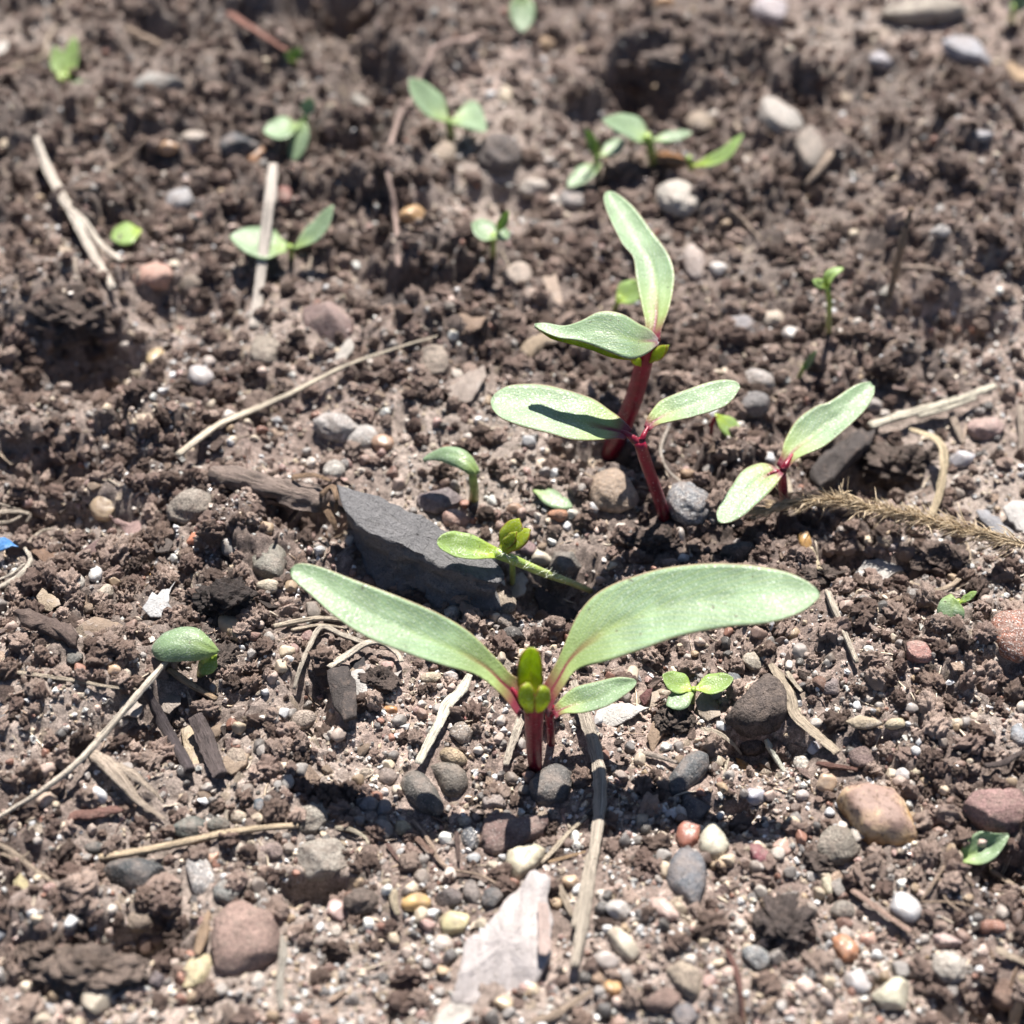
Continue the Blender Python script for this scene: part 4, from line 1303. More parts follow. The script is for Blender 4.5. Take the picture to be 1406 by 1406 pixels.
blade(e, z, (880, 503, 1.8), (868, 488, 2.05), 13, "heart", name="young_leaf", sag=-0.03, thick=0.05)

# right beet seedling: seen from above, two oval leaves in line
e, z = plant("beet_seedling", "right beet seedling, two pale oval leaves in line over a crimson heart", (1078, 700), BEET, "seedling")
stem(e, z, [(1078, 706, -0.2), (1076, 680, 0.35), (1074, 656, 0.74), (1073, 650, 0.82)], 13, 12)
stem(e, z, [(1073, 652, 0.78), (1078, 640, 0.93), (1088, 624, 0.97)], 13, 3, name="leaf_stalk")
stem(e, z, [(1073, 652, 0.78), (1066, 648, 0.87), (1054, 652, 0.86)], 12, 3, name="leaf_stalk")
edge_leaf(e, z, [(1066, 638, 1078, 648, .9, 0), (1073, 622, 1090, 634, .97, .02), (1078, 603, 1100, 627, 1.02, .04), (1094, 577, 1131, 613, 1.1, .05), (1120, 558, 1154, 595, 1.18, .05), (1138, 552, 1174, 577, 1.22, .05), (1165, 534, 1190, 560, 1.27, .05), (1182, 526, 1200, 542, 1.3, .03), (1195, 524, 1201, 530, 1.3, 0)],
          "beet", sag=0.07, nu=36, nv=13, seed=23)
edge_leaf(e, z, [(1068, 644, 1076, 650, .9, 0), (1056, 637, 1072, 657, .9, .02), (1040, 636, 1060, 672, .88, .03), (1021, 645, 1043, 688, .85, .04), (1005, 666, 1024, 706, .82, .03), (991, 688, 1006, 716, .79, .02), (984, 702, 992, 718, .77, 0), (985, 712, 987, 716, .77, 0)],
          "beet", sag=0.02, nu=30, nv=11, seed=29)

# ---------------------------------------------------------------- weeds
W = "small weed seedlings"
e, z = plant("weed_seedling", "hairy bright green weed lying over the slate, with a yellow green bud", (720, 790), W)
stem(e, z, [(812, 812, 0.06), (784, 800, 0.25), (745, 786, 0.55), (710, 771, 0.80), (680, 759, 0.95)], 8, 15, "greenstem")
stem(e, z, [(703, 806, -0.05), (704, 788, 0.3), (703, 770, 0.7)], 8, 8, "greenstem", name="root")
edge_leaf(e, z, [(684, 752, 682, 766, .95, 0), (668, 744, 668, 767, 1.02, .03), (648, 734, 645, 768, 1.1, .05), (625, 729, 622, 763, 1.16, .05), (607, 734, 606, 754, 1.2, .03), (600, 742, 600, 746, 1.2, 0)], "bright", nu=20, nv=9, sag=0.06)
blade(e, z, (690, 756, .95), (712, 712, 1.3), 32, "heart", name="leaf_bud", stalk=0.5, sag=-0.05, thick=0.04, pucker=0.012)
blade(e, z, (692, 758, .97), (727, 726, 1.25), 25, "heart", name="leaf_bud", stalk=0.5, sag=-0.04, thick=0.04, pucker=0.012)
blade(e, z, (690, 756, .96), (708, 730, 1.25), 16, "heart", name="leaf_bud", stalk=0.5, sag=-0.04, thick=0.04, pucker=0.03)
hairs(e, [at(x, y, z + h) for x, y, h in [(784, 800, .28), (745, 786, .6), (710, 771, .86), (680, 759, 1.0), (640, 762, 1.06), (610, 752, 1.16)]], 130, 0.13, 0.0022)

e, z = plant("weed_seedling", "weed with one broad folded striped leaf, at the end of the long left straw", (278, 922), W)
stem(e, z, [(276, 930, -0.1), (278, 915, .1), (284, 898, .3)], 12, 14, "greenstem")
edge_leaf(e, z, [(302, 894, 298, 898, .35, 0), (288, 876, 284, 904, .42, .1), (272, 863, 268, 907, .46, .14), (248, 861, 246, 908, .46, .14), (226, 868, 226, 908, .42, .1), (214, 880, 214, 904, .36, .05), (210, 892, 210, 897, .3, 0)], "weed", sag=-0.10, nu=22, nv=11, seed=31)
blade(e, z, (296, 898, .3), (276, 926, .06), 26, "bright", name="leaf", sag=-0.03)
hairs(e, [at(x, y, z + h) for x, y, h in [(296, 880, .45), (262, 866, .55), (230, 872, .5), (212, 888, .36)]], 45, 0.09, 0.0015)

e, z = plant("weed_seedling", "tiny weed of three rounded yellow green leaves beside a big dark clod", (950, 965), W)
stem(e, z, [(950, 972, -0.1), (951, 955, .12), (953, 945, .25)], 9, 8, "greenstem")
blade(e, z, (950, 948, .24), (910, 926, .36), 30, "bright", fat=0.6, sag=0.02)
blade(e, z, (952, 952, .24), (915, 968, .24), 30, "weed", fat=0.6, sag=-0.02)
blade(e, z, (954, 946, .26), (1007, 931, .34), 29, "bright", fat=0.55, sag=0.03)

e, z = plant("weed_seedling", "weed with one pale leaf folded along its midrib, at the right edge of the gravel", (1335, 1186), W)
stem(e, z, [(1330, 1192, -0.12), (1326, 1184, .0), (1322, 1178, .10)], 8, 6, "greenstem")
edge_leaf(e, z, [(1316, 1172, 1322, 1184, .14, 0), (1326, 1156, 1346, 1187, .2, .06), (1344, 1142, 1366, 1178, .26, .08), (1366, 1144, 1380, 1160, .3, .05), (1384, 1144, 1386, 1148, .3, 0)], "weed", sag=0.08, groove=0.06, nu=20, nv=11, seed=37)

e, z = plant("weed_seedling", "weed with a blue green drooping leaf and a thin upright bud, far right", (1316, 846), W)
stem(e, z, [(1318, 858, -0.1), (1316, 840, .2), (1316, 824, .4)], 7, 6, "greenstem")
edge_leaf(e, z, [(1306, 815, 1318, 828, .42, 0), (1293, 822, 1324, 838, .38, .02), (1286, 838, 1323, 852, .3, .02), (1288, 852, 1316, 858, .22, 0), (1296, 860, 1308, 860, .18, 0)], "weed", nu=16, nv=9, sag=-0.04, seed=41)
blade(e, z, (1316, 829, .4), (1341, 812, .55), 11, "bright", name="leaf_bud", sag=-0.02)

e, z = plant("weed_seedling", "weed with an arched drooping leaf on a short stalk, behind the slate", (650, 684), W)
stem(e, z, [(650, 692, -0.1), (651, 672, .25), (648, 652, .52), (640, 640, .62)], 15, 10, "greenstem")
edge_leaf(e, z, [(660, 648, 650, 654, .55, 0), (648, 626, 640, 648, .66, .05), (632, 616, 624, 640, .68, .06), (612, 613, 606, 633, .64, .05), (592, 621, 592, 632, .56, .02), (580, 630, 581, 633, .5, 0)], "weed", nu=20, nv=9, sag=-0.05, seed=43)

e, z = plant("fallen_leaf", "small dark green leaf lying flat between slate and brown stone", (758, 684), None, "leaf")
blade(e, z, (732, 673, .05), (786, 696, .0), 24, "weed", name="blade", fat=0.5, sag=-0.03)

e, z = plant("weed_seedling", "thin tall hook shaped sprout with a curled tip, far right", (1138, 452), W)
stem(e, z, [(1139, 462, -0.1), (1138, 440, .4), (1139, 418, .8), (1136, 394, 1.15)], 8, 7, "greenstem")
blade(e, z, (1135, 396, 1.1), (1117, 384, 1.3), 15, "bright", sag=-0.02)
edge_leaf(e, z, [(1130, 392, 1138, 398, 1.15, 0), (1130, 380, 1141, 390, 1.25, 0), (1137, 370, 1146, 380, 1.33, 0), (1148, 367, 1152, 375, 1.36, 0), (1158, 367, 1158, 370, 1.36, 0)], "bright", nu=14, nv=7, sag=0.02)

e, z = plant("weed_seedling", "single slanting grass blade sprout, right of the rear beet seedling", (1096, 522), W)
stem(e, z, [(1093, 528, -0.1), (1098, 516, .12), (1104, 504, .3)], 6, 6, "greenstem")
blade(e, z, (1100, 512, .18), (1120, 482, .7), 11, "weed", sag=0.02)

e, z = plant("weed_seedling", "small pale hanging leaf below the middle beet seedling's right leaf", (990, 592), W)
stem(e, z, [(976, 600, -0.05), (978, 582, .25), (984, 571, .4)], 6, 6, "redstem")
blade(e, z, (982, 568, .42), (1024, 607, .1), 26, "bright", sag=-0.02)

e, z = plant("weed_seedling", "round green leaf peeping out behind the rear beet seedling", (848, 424), W)
stem(e, z, [(842, 432, -0.1), (846, 420, .15), (852, 408, .35)], 8, 7, "greenstem")
blade(e, z, (846, 414, .3), (882, 388, .6), 34, "bright", fat=0.6)

e, z = plant("weed_seedling", "far weed of one cupped pale leaf and one upright leaf, mid bed", (678, 342), W)
stem(e, z, [(677, 352, -0.1), (677, 338, .25), (678, 322, .5)], 9, 8, "greenstem")
blade(e, z, (684, 326, .5), (648, 306, .6), 30, "weed", fat=0.55, sag=0.04)
blade(e, z, (683, 320, .5), (697, 290, .95), 14, "bright")
blade(e, z, (680, 326, .5), (700, 318, .55), 18, "weed")

e, z = plant("weed_seedling", "far forked weed with a round pale leaf crossed by an upright straw", (398, 352), W)
stem(e, z, [(400, 358, -0.1), (400, 346, .2), (398, 338, .35)], 9, 8, "greenstem")
blade(e, z, (394, 340, .3), (316, 324, .42), 46, "weed", fat=0.8, sag=0.03, stalk=0.3)
blade(e, z, (402, 342, .3), (457, 282, .8), 24, "weed", bend=-6, fat=0.6, sag=0.03)

e, z = plant("weed_seedling", "far lone green leaf flat on the soil, left of the forked weed", (176, 330), W)
stem(e, z, [(188, 330, -0.1), (190, 322, .1), (186, 316, .2)], 7, 6, "greenstem")
blade(e, z, (194, 316, .2), (152, 326, .15), 32, "bright", sag=-0.02)

e, z = plant("weed_seedling", "far weed whose narrow leaf hangs towards the camera beside a round one", (416, 190), W)
stem(e, z, [(416, 198, -0.1), (418, 180, .3), (420, 160, .6)], 8, 8, "greenstem")
blade(e, z, (418, 158, .6), (402, 224, .1), 28, "weed", sag=-0.03)
blade(e, z, (410, 172, .5), (362, 180, .5), 32, "weed", fat=0.6)
blade(e, z, (420, 160, .6), (426, 134, .9), 20, "weed", fat=0.6)

e, z = plant("weed_seedling", "farthest left sprout, vivid green, two upright leaves", (90, 112), W)
stem(e, z, [(90, 120, -0.1), (90, 112, .1), (90, 104, .3)], 9, 9, "greenstem")
blade(e, z, (89, 114, .1), (75, 64, .5), 26, "bright", fat=0.55)
blade(e, z, (91, 114, .1), (102, 50, .6), 22, "bright", fat=0.6)
blade(e, z, (94, 112, .12), (124, 109, .15), 9, "weed")

e, z = plant("weed_seedling", "far weed of two broad pale leaves over a tan stone, beside the long reddish root", (622, 180), W)
stem(e, z, [(622, 196, -0.2), (618, 178, .2), (614, 164, .4)], 11, 10, "greenstem")
blade(e, z, (616, 168, .4), (562, 108, 1.0), 36, "weed", fat=0.6, sag=0.05)
blade(e, z, (612, 164, .42), (585, 142, .55), 14, "bright", name="leaf_stalk")
blade(e, z, (618, 168, .4), (668, 178, .5), 40, "weed", bend=16, fat=0.5, sag=0.03)

e, z = plant("weed_seedling", "far leaf hanging down at the top edge of the bed", (716, 30), W)
stem(e, z, [(722, 26, -0.1), (716, 2, .4), (714, -12, .7)], 8, 8, "greenstem")
blade(e, z, (716, -14, .7), (718, 44, .25), 36, "weed", fat=0.5)

FARC = "three far weeds standing close together"
e, z = plant("weed_seedling", "left one of three far weeds, yellow upright leaf over a dark leaf", (816, 232), FARC)
stem(e, z, [(822, 240, -0.1), (820, 225, .2), (818, 212, .4)], 8, 8, "greenstem")
blade(e, z, (822, 218, .3), (806, 178, .85), 16, "bright")
blade(e, z, (826, 226, .25), (779, 256, .1), 24, "weed", bend=3)
blade(e, z, (824, 214, .35), (858, 192, .45), 22, "weed")
e, z = plant("weed_seedling", "middle one of three far weeds, broad pale leaf on a yellow stalk", (894, 216), FARC)
stem(e, z, [(896, 226, -0.1), (894, 208, .25), (888, 186, .6)], 13, 12, "greenstem")
blade(e, z, (894, 200, .45), (828, 164, .85), 32, "weed", bend=10, fat=0.55)
blade(e, z, (894, 192, .5), (950, 182, .6), 15, "weed")
e, z = plant("weed_seedling", "right one of three far weeds, upward curved green leaf and a brown withered one", (948, 232), FARC)
stem(e, z, [(950, 242, -0.1), (948, 228, .2), (946, 216, .4)], 9, 8, "greenstem")
blade(e, z, (948, 228, .25), (1020, 184, .85), 18, "bright", bend=-10, sag=0.02)
o = blade(e, z, (948, 226, .25), (903, 210, .3), 15, "straw", name="withered_leaf"); o.color = (*srgb("a8784c"), 1)
e, z = plant("weed_seedling", "dim green leaf at the top right corner", (1392, 26), W)
stem(e, z, [(1388, 34, -0.1), (1390, 20, .2), (1392, 8, .4)], 8, 7, "greenstem")
blade(e, z, (1390, 18, .25), (1408, -12, .7), 26, "weed")
e, z = plant("weed_seedling", "tiny yellow green speck of a sprout beside the dark hole, top left", (404, 86), W)
stem(e, z, [(404, 92, -0.1), (404, 84, .1), (404, 78, .2)], 7, 6, "greenstem")
blade(e, z, (402, 84, .15), (410, 66, .4), 16, "bright")
blade(e, z, (404, 84, .15), (394, 72, .35), 12, "bright")
# ---------------------------------------------------------------- the slate splinter
def build_slate():
    top = [(463, 668), (500, 680), (539, 692), (575, 708), (603, 723), (640, 745), (672, 766), (692, 788), (687, 800), (662, 797), (640, 785), (615, 776), (592, 767), (571, 757), (545, 744), (507, 731), (484, 712), (471, 698)]
    front = {8: (689, 838), 9: (664, 845), 10: (640, 847), 11: (620, 845), 12: (603, 840), 13: (572, 826), 14: (545, 812), 15: (515, 800), 16: (490, 768), 17: (474, 735)}
    zg = g(600, 842)[2]
    zt = zg + 0.62
    T = np.array([at(x, y, zt + 0.25 * (600 - x) / 140) for x, y in top])
    B = []
    for i, p in enumerate(T):
        if i in front:
            B.append(at(front[i][0], front[i][1], zg - 0.02))
        else:
            B.append(np.array([p[0], p[1] + 0.12, zg - 0.5]))
    B = np.array(B)
    T, B = crom(np.vstack([T, T[:1]]), 145)[:-1], crom(np.vstack([B, B[:1]]), 145)[:-1]
    n = 144
    sc_ = 0.05 * fbm(T[:, 0] / 0.22, T[:, 1] / 0.4, 920, 3)
    T[:, 1] += sc_; T[:, 2] += 0.6 * sc_
    ctr = T.mean(0)
    L = [ctr + (T - ctr) * q for q in (0.02, 0.2, 0.4, 0.6, 0.8, 0.95, 1.0)]
    for k in range(7):
        a = L[k]; a[:, 2] += 0.03 * fbm(a[:, 0] / 0.5, a[:, 1] / 0.5, 900, 3) + 0.012 * np.round(3 * vnoise(a[:, 0] / 0.3, a[:, 1] / 0.9, 905))
    for q in (0.06, 0.14, 0.22, 0.3, 0.38, 0.46, 0.54, 0.62, 0.7, 0.78, 0.86, 0.93, 1.0):
        p = T * (1 - q) + B * q
        out = p - np.array([ctr[0], ctr[1], 0]); out[:, 2] = 0
        out /= np.linalg.norm(out, axis=1)[:, None]
        p = p + out * ((0.20 * fbm(p[:, 0] / 0.30, p[:, 2] / 0.10, 910, 5) - 0.12 * math.sin(q * 3.1)))[:, None]
        L.append(p)
    V = np.vstack(L)
    K = len(L)
    j = np.arange(n); j2 = (j + 1) % n
    Q = np.vstack([np.stack([k * n + j, k * n + j2, (k + 1) * n + j2, (k + 1) * n + j], 1) for k in range(K - 1)])
    me = mesh_np("slate_splinter", V - ctr, Q)
    bm = bmesh.new(); bm.from_mesh(me); bmesh.ops.recalc_face_normals(bm, faces=bm.faces); bm.to_mesh(me); bm.free()
    o = obj("slate_splinter", me, M["slate"], None, ctr, srgb("757475"))
    tag(o, "large dark grey slate splinter with a rough black front face", "stone")


build_slate()

# ---------------------------------------------------------------- flat topped stones with a traced outline
ST = "stones and pebbles on the soil"
# (the large pink one and the golden one are in the STONES list)

# ---------------------------------------------------------------- soil clods
def clod(x, y, w, h, label, hexc="5f534c"):
    P = g(x, y + 0.35 * h)
    s = cmpx(P)
    a, hh = 0.5 * w * s, 0.5 * h * s
    ctr = at(x, y, P[2] + 0.35 * hh)
    v, f = ICO[5]
    sd = int(rs.integers(1e6))
    v = v * np.clip(0.95 + 0.32 * noise3(v, 1.2, sd) + 0.26 * noise3(v, 3.4, sd + 5) + 0.20 * noise3(v, 9.0, sd + 11), 0.3, 1.7)[:, None]
    v = v * np.array([a, hh * 1.05, hh * 0.8])
    v = v + (v / np.linalg.norm(v, axis=1)[:, None]) * (0.10 * noise3(v, 5.0, int(rs.integers(1e6))) + 0.05 * noise3(v, 14.0, int(rs.integers(1e6))))[:, None]
    col = np.array(srgb(hexc))[None] * (1 + 0.5 * noise3(v, 20.0, int(rs.integers(1e6))))[:, None].clip(0.5, 1.6)
    o = obj("soil_clod", mesh_np("soil_clod", v, f, col=col), M["soil"], None, ctr)
    tag(o, label, "clod", "crumbly soil clods")


clod(308, 826, 80, 58, "black crumbly soil clod beside the tan bean shaped pebble", "3c3431")
clod(1072, 1280, 78, 78, "dark porous soil clod in the lower right gravel", "5a504c")
clod(125, 1335, 150, 60, "long pale brown soil ridge near the lower left corner", "76685f")
clod(60, 1310, 80, 50, "brown soil lump at the left, above the long ridge", "6b5d54")
clod(90, 435, 120, 80, "big overhanging soil clod above the left hollow", "62554e")
clod(1130, 790, 50, 30, "small brown soil clod at the big right leaf's tip", "5e524b")
clod(900, 745, 60, 34, "dark soil clod at the foot of the red stem", "564a44")
clod(1290, 770, 70, 44, "brown soil clod under the hairy grass head", "6a5c54")
clod(1240, 640, 110, 60, "crumbly soil clod right of the charred wood piece", "5d514a")
clod(935, 85, 100, 34, "far soil clod with a dark overhang, top right of middle", "8a7c74")
clod(300, 905, 40, 36, "dark brown soil clod beside the striped folded leaf", "5b504a")
clod(1130, 1185, 46, 22, "flat dark soil clod under the grey sandstone", "5a4f49")
clod(925, 990, 40, 34, "brown soil clod below the tiny three leaved weed", "5e534c")
clod(520, 935, 40, 30, "brown clod on the dry black leaf chips", "5a4e48")

# ---------------------------------------------------------------- straws, stalks, twigs, roots
P_, T_ = "d8c8ae", "6a5448"
straw("straw", "long pale straw crossing the left side down to the edge", "straw", [(228, 908), (196, 945), (153, 995), (107, 1045), (60, 1083), (20, 1108), (-10, 1126)], 13, "d4c6b0", lift=0.12)
straw("straw", "thin pale straw joining the long left straw at its middle", "straw", [(18, 922), (60, 928), (107, 935), (150, 943), (188, 946)], 8, "c4b298")
straw("straw", "short brown woody straw below the striped folded leaf", "straw", [(231, 918), (262, 940), (297, 960)], 12, "a88a66", taper=(1, .8))
straw("straw", "golden straw passing under the grey green pebble", "straw", [(136, 1178), (180, 1171), (228, 1162), (275, 1152), (320, 1143), (365, 1137), (409, 1134)], 13, "d6bc94", taper=(.8, .7))
straw("straw", "thin cream straw right of the rough stacked stones", "straw", [(460, 1136), (482, 1139), (502, 1150), (506, 1160)], 8, "cfc0a4")
straw("straw", "long grey weathered straw right of the front stem, split at its end", "straw",
      [(788, 935), (797, 965), (806, 990), (817, 1025), (823, 1062), (824, 1100), (820, 1140), (814, 1180), (806, 1220), (798, 1270), (789, 1326)], 19, "b8aa96", lift=0.06, taper=(.6, .55), flat=0.6,
      strands=[[(812, 1170), (803, 1215), (794, 1250), (787, 1272)], [(806, 990), (808, 1015), (812, 1030)], [(816, 1150), (812, 1200), (804, 1262), (793, 1318)]])
straw("straw", "broad white spotted dry leaf strip leading to the shaded pebbles", "straw", [(645, 926), (633, 948), (615, 966), (604, 992), (590, 1018), (574, 1050)], 21, "dccfb8", lift=0.06, flat=0.22, taper=(.5, .6))
straw("straw", "short upright white straw just left of the front stem", "straw", [(716, 982), (708, 1005), (700, 1028), (694, 1050)], 14, "d2c4ae", flat=0.5, taper=(.8, .6))
straw("straw", "short pale straw standing below the big right leaf's tip", "straw", [(1136, 812), (1147, 838), (1160, 870), (1177, 910)], 12, "c4b6a0", taper=(.9, .8), lift=0.03)
straw("straw", "flattened fibrous stalk beside the big square dark clod", "straw", [(1058, 912), (1074, 935), (1084, 958), (1092, 982), (1118, 1006), (1150, 1034)], 17, "b4a288", flat=0.35, taper=(.5, .7))
straw("straw", "small bright white straw, below the big square dark clod", "straw", [(1052, 1015), (1063, 1036), (1078, 1060)], 10, "e0d4c0")
straw("straw", "short pale straw tucked under the flattened stalk", "straw", [(1080, 922), (1090, 938), (1100, 950)], 9, "c8b89e")
straw("straw", "bright pale straw pointing at the right beet seedling's tip", "straw", [(1194, 585), (1240, 570), (1290, 556), (1330, 543), (1366, 529)], 15, "d8ccb2", taper=(.9, .7), lift=0.05, strands=[[(1260, 572), (1300, 561), (1340, 546)]])
straw("straw", "pale straw from the middle left, tapering to a thread to the right", "straw", [(243, 626), (272, 604), (302, 583), (356, 560), (400, 540), (437, 521), (480, 500), (540, 480), (600, 462)], 14, "d0c0a4", taper=(1, .3), lift=0.10)
straw("straw", "stout bleached straw in the far left, forked at the middle", "straw", [(50, 188), (68, 235), (94, 283), (122, 338), (156, 396)], 15, "cfc2b0", lift=0.05, taper=(.6, .7), strands=[[(94, 283), (118, 308), (138, 335), (168, 358)]])
straw("straw", "upright bleached straw before the far forked weed", "straw", [(374, 226, .7), (370, 268, .5), (362, 330, .3), (354, 395, .12), (346, 452, 0)], 16, "c4b8aa", taper=(.8, .8), flat=0.6)
straw("dead_stalk", "thin dead brown stalk standing in the rough soil, far right", "stalk", [(1218, 424, 0), (1226, 388, .3), (1236, 345, .7), (1252, 284, 1.3)], 11, "a08468", taper=(.9, .8), flat=0.9)
straw("straw", "tan far straw leaning on the brown egg stone", "straw", [(1105, 256), (1122, 236), (1142, 210), (1166, 176)], 13, "a8917a", taper=(.9, .7))
straw("root_thread", "long thin reddish root running up the far middle", "root", [(664, 44), (640, 56), (622, 56), (594, 68), (588, 84), (574, 108), (562, 140), (549, 154), (536, 195), (533, 216), (530, 235), (538, 270), (540, 290), (543, 312), (545, 366)], 7, "b09488", "twig", taper=(1, .9), lift=0.03)
straw("twig", "reddish brown stick left of the far dark hole", "twig", [(314, 18), (355, 44), (396, 70)], 14, "8c5c4c", "twig")
straw("twig", "dark leaf stalk edge in the far left soil", "twig", [(100, 258), (122, 256), (150, 232), (178, 212), (202, 190)], 9, "867060", "twig")
straw("straw", "thin pale bent straw at the far left, below the vivid sprout", "straw", [(10, 96), (42, 84), (62, 74), (66, 50), (78, 36)], 8, "b8a288")
straw("straw", "tan chip of straw over the far left hollow", "straw", [(172, 38), (196, 50), (222, 62)], 15, "ab927a")
straw("straw", "faint tan thread across the right soil, far right", "straw", [(1236, 366), (1275, 368), (1320, 380), (1362, 396)], 7, "a89280")
straw("straw", "thin brown thread in front of the far pair of stones", "straw", [(1004, 288), (1022, 304), (1034, 318), (1046, 330)], 8, "a08a76")
straw("straw", "white bent stalk left of the black leaf chips", "straw", [(502, 884), (470, 872), (441, 862), (424, 890), (412, 918), (404, 946)], 12, "b8ab98", lift=0.03)
straw("straw", "pale double straw lying under the big left leaf", "straw", [(376, 860), (410, 853), (444, 849), (480, 852)], 11, "cbb99e", strands=[[(400, 865), (440, 858), (474, 862)]])
straw("straw", "pale ribbon straw curling over the black leaf chips", "straw", [(452, 916), (476, 900), (500, 884), (525, 882), (545, 896), (552, 908)], 13, "d0c2ac", lift=0.10, flat=0.3)
straw("straw", "curved white straw at the left edge, under the blue scrap", "straw", [(-8, 810), (14, 799), (32, 785), (42, 768), (34, 752)], 10, "d0c4b0", strands=[[(-6, 798), (16, 788), (34, 774)]])
straw("straw", "bundle of fine dry fibres at the far left edge", "straw", [(-8, 704), (18, 702), (40, 706), (36, 718)], 9, "b8a894", strands=[[(-8, 718), (14, 716), (36, 704)], [(-6, 690), (14, 696), (30, 700)], [(36, 750), (56, 730), (74, 726)]])
straw("root_thread", "thin bent root below the round yellowish pebble", "root", [(566, 1126), (580, 1142), (592, 1160), (602, 1180), (621, 1194), (655, 1201), (686, 1216)], 7, "b89c84", taper=(.9, .6))
straw("twig", "short brown twig between the bent root and straw", "twig", [(532, 1158), (546, 1178), (562, 1194)], 8, "7c5e54", "twig")
straw("twig", "brown stick lying along the bent root", "twig", [(566, 1143), (580, 1158), (596, 1172)], 9, "8a6c5c", "twig")
straw("twig", "brown stick upright beside the small blue grey pebble", "twig", [(627, 1142), (629, 1165), (630, 1184)], 8, "6e5850", "twig")
straw("straw", "thin straw reaching the long grey straw from the cream pebble", "straw", [(742, 1185), (760, 1168), (784, 1140), (806, 1122)], 10, "c8b69a")
straw("straw", "thin golden straw under the long grey straw", "straw", [(752, 1184), (780, 1176), (804, 1169)], 6, "c09c70")
straw("straw", "short curled stick right of the white papery chip", "straw", [(768, 1216), (776, 1236), (786, 1258)], 11, "a89680")
straw("straw", "short cream straw chip left of the ochre pebble", "straw", [(541, 1222), (543, 1240), (548, 1256)], 13, "c0ae8c")
straw("twig", "curved pale brown twig at the bottom edge", "twig", [(730, 1404), (762, 1392), (788, 1376), (812, 1360)], 12, "b09880", "twig")
straw("twig", "thin red twig near the bottom, right of the blunt rock", "twig", [(998, 1304), (1010, 1330), (1017, 1360), (1020, 1410)], 10, "80584e", "twig")
straw("twig", "straight pinkish stick ending at the translucent pebble", "twig", [(1170, 1222), (1198, 1242), (1226, 1262), (1252, 1280)], 10, "b0907e", "twig", taper=(1, .9))
straw("twig", "reddish stick behind the golden brown stone", "twig", [(1122, 1048), (1148, 1052), (1178, 1056)], 11, "7a5448", "twig")
straw("twig", "dark curved twig at the right edge", "twig", [(1352, 1052), (1376, 1048), (1394, 1038), (1412, 1030)], 12, "5a4c48", "twig")
straw("root_thread", "fine branching root right of the translucent pebble", "root", [(1302, 1172), (1296, 1190), (1287, 1205), (1276, 1222), (1265, 1236)], 6, "b49a80",
      strands=[[(1304, 1172), (1320, 1190), (1338, 1220)], [(1265, 1238), (1300, 1238), (1335, 1244), (1362, 1252)], [(1290, 1205), (1300, 1235), (1330, 1258)]])
straw("straw", "tan stalk running off the right edge below the folded weed", "straw", [(1360, 1194), (1380, 1208), (1410, 1228)], 11, "a8927a")
straw("straw", "golden straw cut by the lower right corner", "straw", [(1406, 1340), (1400, 1372), (1390, 1412)], 16, "dcc09a", taper=(.8, 1))
straw("straw", "pale flat straw at the right, above the brown round stone", "straw", [(1368, 1302), (1386, 1312), (1410, 1322)], 15, "bca88e", flat=0.4)
straw("straw", "grey fibrous stalk right of the large pink stone", "straw", [(384, 1284), (388, 1310), (384, 1345), (386, 1385)], 13, "a8a092", flat=0.5)
straw("straw", "thin pale straw bits at the lower left, by the dark pebble", "straw", [(-6, 1156), (18, 1170), (44, 1190), (70, 1210)], 8, "b8a288", strands=[[(2, 1172), (24, 1178), (40, 1170)], [(52, 1196), (66, 1206), (78, 1218)]])
straw("root_thread", "curved ochre root in front of the white wood chip", "root", [(1327, 744), (1330, 768), (1322, 788), (1308, 802), (1286, 810), (1262, 804), (1240, 798), (1222, 795)], 8, "b8a286", taper=(.6, .8), lift=0.03)
straw("root_thread", "fine white root thread by the granite stone", "root", [(918, 586), (908, 612), (910, 632), (920, 648), (936, 662)], 5, "bdb0a0")
straw("withered_leaf", "withered ochre leaf strip hanging in an S curve at the right", "leaf", [(1250, 588, .1), (1268, 594, .2), (1284, 601, .3), (1295, 616, .35), (1296, 640, .3), (1292, 668, .2), (1284, 694, .1), (1268, 726, 0)], 13, "c8b288", flat=0.25, taper=(.5, .6))
straw("straw", "short yellow straw behind the big right leaf's tip", "straw", [(1112, 752), (1118, 768), (1126, 782)], 10, "d0bc94")
straw("straw", "pale straw under the right beet seedling", "straw", [(1070, 640), (1080, 660), (1086, 678)], 12, "c4b49a", strands=[[(1060, 650), (1070, 666), (1080, 676)]])
straw("straw", "brown straw before the pinkish smooth pebble", "straw", [(1306, 566), (1316, 590), (1324, 608)], 12, "a89480", flat=0.5)
straw("straw", "short straw at the right edge, upright beside the pinkish pebble", "straw", [(1400, 556), (1402, 590), (1401, 620)], 10, "a89684")
straw("twig", "thin dark twig leaning on the bark roll", "twig", [(430, 666, .3), (412, 694, .2), (394, 718, .1), (376, 740, 0)], 7, "5c4a44", "twig", flat=1)
straw("dead_stalk", "forked black twig, the long left arm", "twig", [(198, 944), (212, 968), (226, 996), (244, 1026), (262, 1058)], 17, "4c4244", "twig", lift=0.04, taper=(.7, 1))
straw("dead_stalk", "forked black twig, the short right arm", "twig", [(270, 982), (282, 1008), (292, 1036), (304, 1066)], 26, "584c4a", "twig", lift=0.05, taper=(.8, .9), flat=.6)
straw("stalk_husk", "split yellowish stalk husk right of the long left straw", "husk", [(126, 1034), (148, 1050), (172, 1078), (190, 1100), (226, 1126)], 22, "b4a08a", lift=0.05, flat=0.5, taper=(.7, .2), strands=[[(150, 1048), (180, 1062), (210, 1086), (226, 1104)]])
